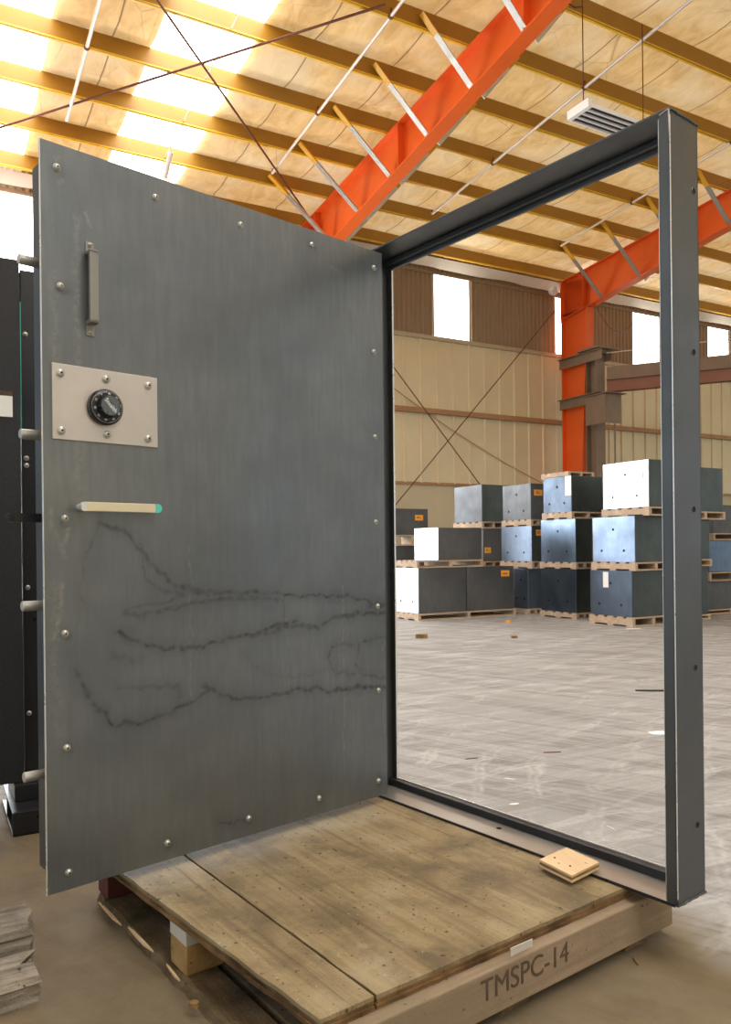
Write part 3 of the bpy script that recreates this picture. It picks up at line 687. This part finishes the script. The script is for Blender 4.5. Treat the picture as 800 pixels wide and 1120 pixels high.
# dial
dc_ = ond(114, 446, .005)
ring = obj('dial_ring', MB().lathe(dc_, dn, [(0, .050), (.012, .050), (.015, .047), (.015, .0455)], 48), 'dial', door)
face = obj('dial', MB().lathe(dc_+dn*.012, dn, [(0, .045), (.006, .045), (.010, .038), (.0102, .030)], 60), 'dial', door)
knob = MB(); seg = 40; kp = dc_+dn*.020; ux = dd; uz = Z
prof = [(0, .031, 0), (.004, .0305, 1), (.020, .029, 1), (.023, .0275, 0)]
P = []
for h, r, rg in prof:
    for i in range(seg*2): a = math.pi*i/seg; rr = r*(1-.05*rg*(i % 2)); P.append(kp+dn*h+(ux*math.cos(a)+uz*math.sin(a))*rr)
m2 = seg*2
knob.add(P, [(k*m2+i, k*m2+(i+1) % m2, (k+1)*m2+(i+1) % m2, (k+1)*m2+i) for k in range(3) for i in range(m2)]+[tuple(range(3*m2, 4*m2))])
obj('dial_knob', knob, 'dial', face); kc = obj('dial_cap', MB().lathe(kp+dn*.023, dn, [(0, .0268), (.0008, .0263)], 40), 'dialtop', face)
mb = MB()
for i in range(100):
    a = 2*math.pi*i/100; e1 = dd*math.cos(a)+Z*math.sin(a); e2 = -dd*math.sin(a)+Z*math.cos(a)
    r0 = .0405 if i % 10 == 0 else (.0415 if i % 5 == 0 else .0425)
    mb.box(dc_+dn*.0195+e1*r0*.0+e1*r0-e2*.0003, e1*(.0442-r0), e2*.0006, -dn*.003)
obj('dial_marks', mb, 'white', face)
def text(s, size, o, ux, uy, mat, parent, name, extr=.0004, align='CENTER'):
    cu = bpy.data.curves.new(name, 'FONT'); cu.body = s; cu.size = size; cu.extrude = extr; cu.align_x = align; cu.align_y = 'CENTER'
    ob = bpy.data.objects.new(name, cu); COL.objects.link(ob); dg = bpy.context.evaluated_depsgraph_get(); dg.update()
    me = bpy.data.meshes.new_from_object(ob.evaluated_get(dg)); bpy.data.objects.remove(ob); bpy.data.curves.remove(cu)
    uz_ = ux.cross(uy); b = root_loc(parent)
    for v in me.vertices: p = V(o)+ux*v.co.x+uy*v.co.y+uz_*v.co.z-b; v.co = p
    me.materials.clear(); me.materials.append(M[mat]); r = bpy.data.objects.new(name, me); COL.objects.link(r); r.parent = parent; return r
a = math.radians(-48); e1 = dd*math.cos(a)+Z*math.sin(a); e2 = -dd*math.sin(a)+Z*math.cos(a)
if e1.cross(e2).dot(dn) < 0: pass
text('Stealth', .0165, kp+dn*.0240, e1, e2, 'white', face, 'cap_lettering')
for i in range(10):
    a = math.radians(118)+2*math.pi*i/10; c = dc_+dn*.0215+(dd*math.cos(a)+Z*math.sin(a))*.0362
    r_ = a-math.pi/2; e1 = dd*math.cos(r_)+Z*math.sin(r_); e2 = -dd*math.sin(r_)+Z*math.cos(r_)
    text(str(i*10), .0078, c+dn*.0008, e1, e2, 'white', face, 'dial_numeral')
# vertical pull handle with tabs
def du(px, py, off): p = ond(px, py, off)-DL; return p.dot(dd), p.z
ut, ztp = du(97.5, 271, 0); _, zbt = du(97.5, 362, 0)
hb = MB(); hw_ = .0125; HO = .033
hb.box(DL+dd*(ut-hw_)+dn*(HO-.012)+Z*(zbt+.016), dd*2*hw_, dn*.012, Z*(ztp-zbt-.03))
for z in (zbt+.016, ztp-.014-.01): hb.box(DL+dd*(ut-hw_)+Z*z, dd*2*hw_, dn*HO, Z*.010)
h = obj('pull_handle', hb, 'handle', door, bevel=.002)
for z in (zbt-.014, ztp-.016):
    o = obj('handle_tab', MB().box(DL+dd*(ut-.0115)+Z*z, dd*.023, dn*.004, Z*.031), 'handle', h, bevel=.001); cz = DL+dd*ut+Z*(z+(.010 if z < zbt else .022))+dn*.004
    dome(cz, dn, .005, 'screw', h)
# horizontal pull
HO = .045; uL, zL = du(88, 554, HO); uR, zR = du(177, 556, HO); zc_ = (zL+zR)/2; hh = .0125
mb = MB(); mb.box(DL+dd*(uL+hh+.006)+dn*(HO-.01)+Z*(zc_-hh), dd*(uR-uL-2*hh-.008), dn*.010, Z*2*hh); bar = obj('pull_bar', mb, 'pull', door, bevel=.0015)
for u, sg, m_ in ((uL+hh, -1, 'cap'), (uR-hh, 1, 'teal')):  # left end pale steel, right end turquoise
    pts = [DL+dd*(u+sg*hh*math.cos(t))+Z*(zc_+hh*math.sin(t))+dn*(HO-.011) for t in [math.pi*(-.5+i/12) for i in range(13)]]
    pts += [DL+dd*(u-sg*.006)+Z*(zc_+hh)+dn*(HO-.011), DL+dd*(u-sg*.006)+Z*(zc_-hh)+dn*(HO-.011)]
    obj('bar_end', MB().prism(pts, dn*.013), m_, bar)
    obj('post', MB().cyl(DL+dd*(u-sg*.004)+Z*zc_, DL+dd*(u-sg*.004)+Z*zc_+dn*(HO-.01), .009, 16), 'cap', bar)

# ============================================================ EMPTY FRAME
nf = V((.782, .623, 0)).normalized(); bf = V((-nf.y, nf.x, 0))       # into the frame, towards the hinge side
zf = 2.039; FR = CAM+ray(742, 993)*zf; FB = FR.z; FT = (CAM+ray(740, 116)*zf).z; FR = V((FR.x, FR.y, FB)); FH = FT-FB
# frame width so that the far rear flange ends at px 433
T = .007; DP = .138; FLG = .032
k = slope_x(433, 600); q = FR+nf*DP; FW = (k*q.y-q.x)/(bf.x-k*bf.y)+FLG
fr = thing('door_frame', 'empty rectangular steel door frame standing upright on the pallet', 'door frame', FR+bf*FW/2)
LIP = .032
def jamb(base, sgn, name):
    mb = MB(); mb.box(base, bf*T*sgn, nf*DP, Z*FH); mb.box(base, bf*LIP*sgn, nf*T, Z*FH)
    mb.box(base+nf*(DP-T), bf*FLG*sgn, nf*T, Z*FH); return obj(name, mb, 'frame', fr, bevel=.002)
jr = jamb(FR, 1, 'jamb'); jl = jamb(FR+bf*FW, -1, 'jamb')
obj('edge_highlight', MB().box(FR+bf*LIP+Z*.01, bf*.0015, nf*T, Z*(FH-.03)), 'cap', jr); obj('edge_highlight', MB().box(FR-bf*.0004-nf*.0006+Z*.02, bf*.0018, nf*.003, Z*(FH-.04)), 'cap', jr)  # pale strips paint the highlights on the lip and outer corner
obj('edge_highlight', MB().box(FR+bf*(FW-FLG-.0015)+nf*(DP-T)+Z*.01, bf*.0015, nf*T, Z*(FH-.05)), 'cap', jl)  # painted highlight on the far jamb's rear flange
mb = MB(); mb.box(FR+bf*T, bf*(FW-2*T), nf*DP, Z*T); sill = obj('sill', mb, 'sill', fr); obj('sill_edge', MB().box(FR+bf*T-nf*.002-Z*.0015, bf*(FW-2*T), nf*.002, Z*(T+.001)), 'blackp', sill)
mb = MB(); mb.box(FR+bf*T+nf*(DP-.03)+Z*T, bf*(FW-2*T), nf*.030, Z*FLG*.8); obj('stop_bar', mb, 'blackp', sill, bevel=.003)
mb = MB(); mb.box(FR+Z*(FH-T), bf*FW, nf*DP, Z*T); obj('edge_highlight', MB().box(FR+bf*T+nf*(DP-.004)+Z*(T+FLG*.8), bf*(FW-2*T), nf*.006, Z*.003), 'cap', sill); hd = obj('head', mb, 'frame', fr, bevel=.001)  # thin pale strip stands for the light along the stop bar's top
mb = MB(); mb.box(FR+bf*T+nf*(DP-.012)+Z*(FH-T-FLG), bf*(FW-2*T), nf*.012, Z*FLG); mb.box(FR+bf*T+nf*(DP-.03)+Z*(FH-T-FLG*.6), bf*(FW-2*T), nf*.018, Z*FLG*.6); obj('head_stop', mb, 'frame', hd, bevel=.002)
def onj(px, py): return hit(px, py, FR, bf)
for p in [(759, 209), (759, 385), (759, 557), (761, 730), (763, 902)]:
    c = onj(*p); obj('screw_hole', MB().cyl(c, c-bf*.0016, .0078, 16), 'hole', jr)
    obj('hole_rim', MB().lathe(c-bf*.0005, -bf, [(0, .0098), (.0009, .0088)], 16), 'frame', jr)
c = flr(546, 906, FB+T); obj('screw_hole', MB().cyl(c, c+Z*.001, .009, 16), 'hole', sill)
# weld beads at the corners
for z, s_ in ((FB+.004, 1), (FT-.006, -1)):
    b = V((FR.x, FR.y, z)); pts = [b-bf*.001+nf*(DP*i/24)+Z*.0035*noise.noise(V((i*3.1, z, 0))) for i in range(25)]
    obj('weld_bead', MB().tube(pts, .0035, 6), 'frame', jr)
pts = [FR+nf*.0+bf*(LIP-.002)+Z*(FH-.012+.0), FR+bf*.003+Z*(FH-.006)-nf*.001, FR+Z*(FH-.08)-nf*.001]
obj('weld_bead', MB().tube(pts, .0025, 6), 'sill', jr)
# hinges between leaf and frame
for z in (.45, 1.2, 1.95):
    c = V((DR.x, DR.y, z))-dn*.035+dd*.012; obj('hinge', MB().cyl(c, c+Z*.12, .011, 16).box(c-dd*.04-dn*.003, dd*.04, -dn*.01, Z*.12), 'blackp', door)

# ============================================================ PLYWOOD ON TIMBER SKID
pa_ = V((.803, .597, 0)).normalized(); pb_ = V((-pa_.y, pa_.x, 0)); N0 = flr(350, 1117, .165); N0.z = 0
ZT = FB-.0015; TH = .030
def pp(a, b, z): return N0+pa_*a+pb_*b+Z*z
pal = thing('timber_skid', 'low timber skid under the door frame, stencilled front beam', 'skid', pp(.5, .5, 0))
def plyw(b0, b1, a0, a1, label, jag):
    t = thing('plywood_sheet', label, 'plywood sheet', pp((a0+a1)/2, (b0+b1)/2, ZT-TH), None)
    th = TH/3
    for k in range(3):
        ja = [0, .004, .002][k]
        mb = MB(); z = ZT-TH+k*th; m_ = 36; N_ = m_+1
        for zz in (z, z+th*.94):
            for j in range(N_):
                for i in range(N_):
                    a_ = a0+(a1-a0)*i/m_; b_ = b0+(b1-b0)*j/m_
                    if a0 < .1 and i < m_: a_ -= .064*(b_-b0)*(1-i/m_)
                    if i == 0: a_ += ja+.004*noise.noise(V((j*.35, k*7, jag+8)))
                    if j == 0: b_ += ja+.003*noise.noise(V((i*.8, k*5, jag)))
                    mb.v.append(pp(a_, b_, zz))
        for j in range(m_):
            for i in range(m_):
                p = j*N_+i; mb.f.append((p, p+N_, p+N_+1, p+1)); p += N_*N_; mb.f.append((p, p+1, p+N_+1, p+N_))
        q_ = N_*N_
        for i in range(m_):
            for p, p2 in ((i, i+1), (m_*N_+i+1, m_*N_+i), ((i+1)*N_, i*N_), (i*N_+m_, (i+1)*N_+m_)): mb.f.append((p, p2, p2+q_, p+q_))
        mb.sm = [False]*len(mb.f)
        o = obj('top_veneer' if k == 2 else 'ply_layer', mb, 'ply' if k == 2 else 'plyedge', t)
    return t
# the seam runs back from the front edge a little way in from the left edge
plyw(.0, 1.18, .0, .137, 'narrow weathered plywood strip along the left of the skid', 1)
plyw(.0, 1.18, .142, 1.03, 'large weathered plywood sheet in front of the door frame', 5)
BT = ZT-TH-.001
e_ = MB()
def beam(a0, a1, b0, b1, z0, z1, mat, name='beam', bev=.004): return obj(name, MB().box(pp(a0, b0, z0), pa_*(a1-a0), pb_*(b1-b0), Z*(z1-z0)), mat, pal, bevel=bev)
fb = beam(.02, 1.17, -.035, .055, .030, BT, 'beam', 'front_beam')
beam(.22, 1.10, .50, .58, .045, BT, 'beam'); beam(.30, 1.10, 1.06, 1.14, .045, BT, 'beam')
for b_, m_ in ((.02, 'lath'),): pass
# bottom runner boards, splintered, projecting on the left
for a0, a1, seed in ((-.055, .05, 1), (.50, .60, 2), (.98, 1.08, 3)):
    mb = MB(); m_ = 40; P = []
    for i in range(m_+1):
        b = -.01+1.21*i/m_
        P += [pp(a0+.008*noise.noise(V((i*.7, seed, 0))), b, .0), pp(a1, b, .0), pp(a1, b, .022), pp(a0+.010+.012*noise.noise(V((i*.7, seed, 4))), b, .022+.004*noise.noise(V((i*.5, 2, 2))))]
    for i in range(m_): 
        for k in range(4): mb.f.append((4*i+k, 4*i+(k+1) % 4, 4*i+4+(k+1) % 4, 4*i+4+k)); mb.sm.append(False)
    mb.v = P; mb.f += [(3, 2, 1, 0), (4*m_, 4*m_+1, 4*m_+2, 4*m_+3)]; mb.sm += [False, False]
    obj('runner_board', mb, 'lath', pal)
for a0, a1 in ((.07, .17), (.2, .32)): obj('runner_board', MB().box(pp(a0, -.02, .001), pa_*(a1-a0), pb_*1.17, Z*.020), 'lath', pal, bevel=.003)
for a_, b_ in ((.5, 0), (.98, 0), (.5, .52), (.98, .52), (.5, 1.08), (.98, 1.08)): beam(a_, a_+.09, b_, b_+.06, .022, .045, 'lath', 'spacer', 0)
# block with a pale steel strap, and the red block at the far corner
P = flr(212, 1066, .022); ca = (P-N0).dot(pa_); cb = (P-N0).dot(pb_)
beam(ca-.02, ca+.085, cb-.0, cb+.10, .022, .098, 'block', 'corner_block', .003); beam(ca-.021, ca+.086, cb-.001, cb+.101, .098, BT, 'galv', 'metal_strap', .002)
P = flr(118, 985, .02); ca2 = (P-N0).dot(pa_); cb2 = (P-N0).dot(pb_)
beam(ca2, ca2+.22, cb2, cb2+.09, .022, .135 if BT > .135 else BT, 'redblock', 'red_block', .003)
for (x0, y0), (x1, y1), w_ in (((108, 988), (133, 1013), .006), ((140, 1015), (168, 1042), .007), ((182, 1056), (197, 1074), .004)):
    a_ = flr(x0, y0, .024); b_ = flr(x1, y1, .024); sd_ = (b_-a_).cross(Z).normalized()*w_
    obj('pale_splinter', MB().prism([a_, a_.lerp(b_, .3)+sd_*.6, a_.lerp(b_, .7)+sd_, b_, a_.lerp(b_, .6)-sd_*.4, a_.lerp(b_, .2)-sd_*.5], Z*.006), 'oak', pal)
# tag and stencil on the front beam
def onb(px, py): return hit(px, py, pp(0, -.035, 0), pb_)
p0 = onb(558, 1046); p1 = onb(582, 1029)
o_ = p0-pb_*.003; o_.z = onb(558, 1046).z
obj('metal_tag', MB().box(o_, pa_*((p1-p0).dot(pa_)), pb_*.002, Z*.020), 'galv', fb, bevel=.001)
c0 = onb(526, 1080); c1 = onb(622, 1042)
midp = (c0+c1)/2; midp.z = .094
wd_ = (c1-c0).dot(pa_)
st = text('TMSPC-14', .072, midp-pb_*.001, pa_, Z, 'stencil', fb, 'stencil_lettering', .0006)
xs_ = [(v.co+root_loc(fb)-midp).dot(pa_) for v in st.data.vertices]; kx = wd_/(max(xs_)-min(xs_))
bb = root_loc(fb)
for v in st.data.vertices:
    p = v.co+bb-midp; x = p.dot(pa_); v.co = midp+pa_*(x*kx)+pb_*p.dot(pb_)+Z*(p.z)-bb
# plywood offcut resting on sill and sheet
q = [flr(589, 944, FB+.012), flr(623, 960, FB+.012), flr(656, 944, FB+.012)]
q0 = flr(626, 966, FB+.010); ex = (flr(590, 948, FB+.010)-q0); ey = (flr(656, 951, FB+.010)-q0)
t = thing('wood_offcut', 'small pale plywood offcut block lying on the frame sill', 'wood block', q0+(ex+ey)/2)
for k in range(3): obj('ply_layer', MB().box(q0+Z*.0072*k+ (ex*.004 if k == 1 else V((0, 0, 0))), ex*(1 if k != 1 else .99), ey, Z*.007), 'oak' if k != 1 else 'block', t, bevel=.001)
for p in ((607, 938), (624, 947)):
    c = flr(*p, FB+.0106+.0217); obj('nail_hole', MB().cyl(c-Z*.001, c+Z*.0006, .003, 10), 'hole', t)

# ============================================================ LEFT SIDE: black door on skids, timbers
bl = V((w.x, w.y, 0)); bln = V((-bl.y, bl.x, 0))
PR = CAM+ray(24, 600)*3.25; zt2 = zat(30, 284, 3.25); 
t = thing('black_vault_door', 'second vault door in speckled black, standing behind the first at left', 'vault door', V((PR.x, PR.y, .15))-bl*.4)
obj('panel', MB().box(V((PR.x, PR.y, .16))-bl*1.15, bl*1.15, bln*.1, Z*(zt2-.16)), 'black', t, bevel=.004)
obj('side_panel', MB().box(V((PR.x, PR.y, .16))+bl*.006+bln*.03, bl*.16, bln*.12, Z*(zt2-.16-.03)), 'blackp', t, bevel=.003)
obj('glass_edge', MB().box(V((PR.x, PR.y, zat(25, 470, 3.25)))+bl*.001, bl*.004, bln*.01, Z*(zat(25, 330, 3.25)-zat(25, 470, 3.25))), 'glass_edge', t)
obj('steel_edge', MB().box(V((PR.x, PR.y, zat(25, 840, 3.25)))+bl*.001, bl*.003, bln*.01, Z*(zat(25, 515, 3.25)-zat(25, 840, 3.25))), 'frame', t)
for y in (363, 500, 508, 643, 782):
    c = V((PR.x, PR.y, 0))+bl*.024+bln*.03; c.z = zat(30, y, 3.25); dome(c, -bln, .009, 'screw', t)
c = V((PR.x, PR.y, 0))-bl*.2-bln*.004; c.z = zat(10, 457, 3.25)
obj('paper_notice', MB().box(c, bl*.17, bln*.003, Z*.085), 'paper', t)
c.z += .087; obj('wood_strip', MB().box(c, bl*.17, bln*.003, Z*.018), 'lath', t)
# skid under it
o1 = flr(14, 916); o1.z = 0
t = thing('black_steel_skid', 'black steel channel skid with timber under the black vault door', 'skid', o1)
sk = V((PR.x, PR.y, 0))-bln*.05
obj('channel', MB().box(o1, bl*.22, bln*.5, Z*.009).box(o1, bl*.22, bln*.009, Z*.085).box(o1+Z*.085, bl*.22, bln*.5, Z*.008).box(o1+bln*.25, bl*.22, bln*.009, Z*.085), 'blackp', t, bevel=.002)
o2 = o1+bln*.14+bl*.02+Z*.094
obj('upper_channel', MB().box(o2, bl*.3, bln*.3, Z*.066), 'blackp', t, bevel=.004)
b1 = flr(14, 918); b1.z = 0
tag(obj('timber_runner', MB().box(V((PR.x, PR.y, 0))-bl*1.1+bln*.0, bl*.95, bln*.1, Z*.158), 'pal'), 'pale timber runner under the left end of the black vault door', 'timber')
# weathered timbers bottom left
def splint(P0, d, L, wd, ht, label, seed):
    s = V((-d.y, d.x, 0)); mb = MB(); nu, nv = 60, 26; P = []
    sec = []
    for j in range(nv+1):
        q = j/nv*4; k = int(q) % 4; fq = q-int(q)
        c4_ = [(0, 0), (wd, 0), (wd, ht), (0, ht)]; a_ = c4_[k]; b_ = c4_[(k+1) % 4]
        sec.append((a_[0]+(b_[0]-a_[0])*fq, a_[1]+(b_[1]-a_[1])*fq))
    for i in range(nu+1):
        q = i/nu
        for x, z in sec[:-1]:
            g = noise.noise(V((x*60, z*60, seed+q*1.2)))*.010+noise.noise(V((x*150, z*150, seed+q*2)))*.005
            endj = (q > .93)*noise.noise(V((x*90, z*90, seed+5)))*.05
            P.append(P0+d*(L*q+endj)+s*(x+g)+Z*max(.0, z+g))
    m_ = nv
    for i in range(nu):
        for j in range(m_): mb.f.append((i*m_+j, (i+1)*m_+j, (i+1)*m_+(j+1) % m_, i*m_+(j+1) % m_)); mb.sm.append(False)
    mb.v = P; mb.f += [tuple(range(m_-1, -1, -1))[::-1], tuple(nu*m_+j for j in range(m_))[::-1]]; mb.sm += [False, False]
    tag(obj('weathered_timber', mb, 'greyw'), label, 'timber')
e1_ = flr(43, 1097, .0); d1 = V((.80, .60, 0)).normalized()
splint(e1_-d1*.6, d1, .6, .15, .075, 'splintered grey timber end in the bottom left corner, nearer one', 2)
e2_ = flr(14, 1088, .0); d2 = V((.86, .5, 0)).normalized()
splint(e2_-d2*.6+V((-.02, .155, 0)), d2, .6, .16, .10, 'splintered grey timber at the left edge, behind the nearer one', 9)

# ============================================================ LITTER
def chip(px, py, size, mat, label, name='wood_chip', h=.006, ang=0., asp=.5, cat='scrap', z=0):
    c = flr(px, py, z); k = 7; pts = []
    for i in range(k):
        a = 2*math.pi*i/k; r = size*(.75+.35*random.random()); x, y = r*math.cos(a), r*asp*math.sin(a)
        pts.append(c+V((x*math.cos(ang)-y*math.sin(ang), x*math.sin(ang)+y*math.cos(ang), 0)))
    m = MB().prism(pts, Z*h); return tag(obj(name, m, mat, bevel=.0008), label, cat)
chip(212, 1101, .016, 'block', 'curled tan wood chip on the runner board bottom left', h=.012, asp=.7, z=.023)
chip(722, 802, .075, 'paper', 'flat white oval on the floor against the right jamb', 'white_piece', .004, .1, .7)  # thin white oval laid flat on the floor
chip(696, 1052, .022, 'block', 'small upright splinter on the brown floor at lower right', 'wood_splinter', .006, 1.5, .16)
chip(669, 906, .032, 'galv', 'thin pale sliver on the grey floor near the right jamb', 'metal_sliver', .003, 1.9, .1)
chip(558, 852, .03, 'paper', 'pale curled sliver on the grey floor inside the frame', 'paper_sliver', .002, -.5, .12)
chip(605, 823, .055, 'rod', 'dark splinter on the grey floor at the middle of the frame', 'bark_splinter', .004, .1, .1)
chip(516, 830, .04, 'rod', 'short reddish splinter near the left jamb on the floor', 'bark_splinter', .004, .3, .12)
chip(715, 756, .16, 'ink', 'dark scrap strip on the far floor by the right jamb', 'rubber_strip', .01, -.1, .12)
chip(461, 698, .09, 'block', 'tan brick-like scrap on the far floor left of the stacks', 'wood_scrap', .05, .1, .5)
chip(556, 681, .05, 'label', 'tiny orange scrap on the floor below the stacks', 'orange_scrap', .03)
chip(563, 698, .05, 'block', 'tiny brown scrap on the far floor below the stacks', 'wood_scrap', .03)
chip(692, 688, .12, 'paper', 'thin white scrap on the floor before the bottom right box', 'white_piece', .006, .1, .2)
chip(563, 880, .025, 'paper', 'small white flake on the grey floor just past the sill', 'paper_flake', .003, .2, .4)

# ============================================================ LIGHT
wd = bpy.data.worlds.new('World'); scene.world = wd; wd.use_nodes = True
bg = wd.node_tree.nodes['Background']; bg.inputs[0].default_value = (.74, .87, 1, 1); bg.inputs[1].default_value = 1.05
sun = bpy.data.lights.new('sun', 'SUN'); sun.energy = 6.; sun.angle = .02; sun.color = (1, .93, .78)
so = bpy.data.objects.new('sun', sun); COL.objects.link(so)
sd = (V((0, 0, 0))-(t_*.35+Z*1.+w*.5)).normalized(); so.rotation_euler = sd.to_track_quat('-Z', 'Y').to_euler(); so.location = (0, 0, 30)
# daylight pouring through the loading bay in the window wall (light sits in the opening)
al = bpy.data.lights.new('bay_daylight', 'AREA'); al.shape = 'RECTANGLE'; al.size = BAY[1]-BAY[0]-.6; al.size_y = BAY[2]-.3; al.energy = 1300; al.color = (.93, .97, 1)
ao = bpy.data.objects.new('bay_daylight', al); COL.objects.link(ao); ao.location = bw((BAY[0]+BAY[1])/2, -.3, BAY[2]/2+.1)
ao.rotation_euler = t_.to_track_quat('-Z', 'Z').to_euler()

cam = bpy.data.cameras.new('camera'); co = bpy.data.objects.new('camera', cam); COL.objects.link(co)
cam.sensor_fit = 'AUTO'; cam.sensor_width = 36; cam.lens = F/1120*36; cam.shift_y = 41/1120; cam.clip_end = 300; cam.clip_start = .05
rt = V((math.cos(R), 0, -math.sin(R))); up = V((math.sin(R), 0, math.cos(R))); bk = rt.cross(up)
mw = Matrix((rt, up, bk)).transposed().to_4x4(); mw.translation = CAM; co.matrix_world = mw
scene.camera = co
vs = scene.view_settings; vs.view_transform = 'Standard'; vs.look = 'None'; vs.gamma = 1; vs.exposure = .36; vs.use_curve_mapping = False
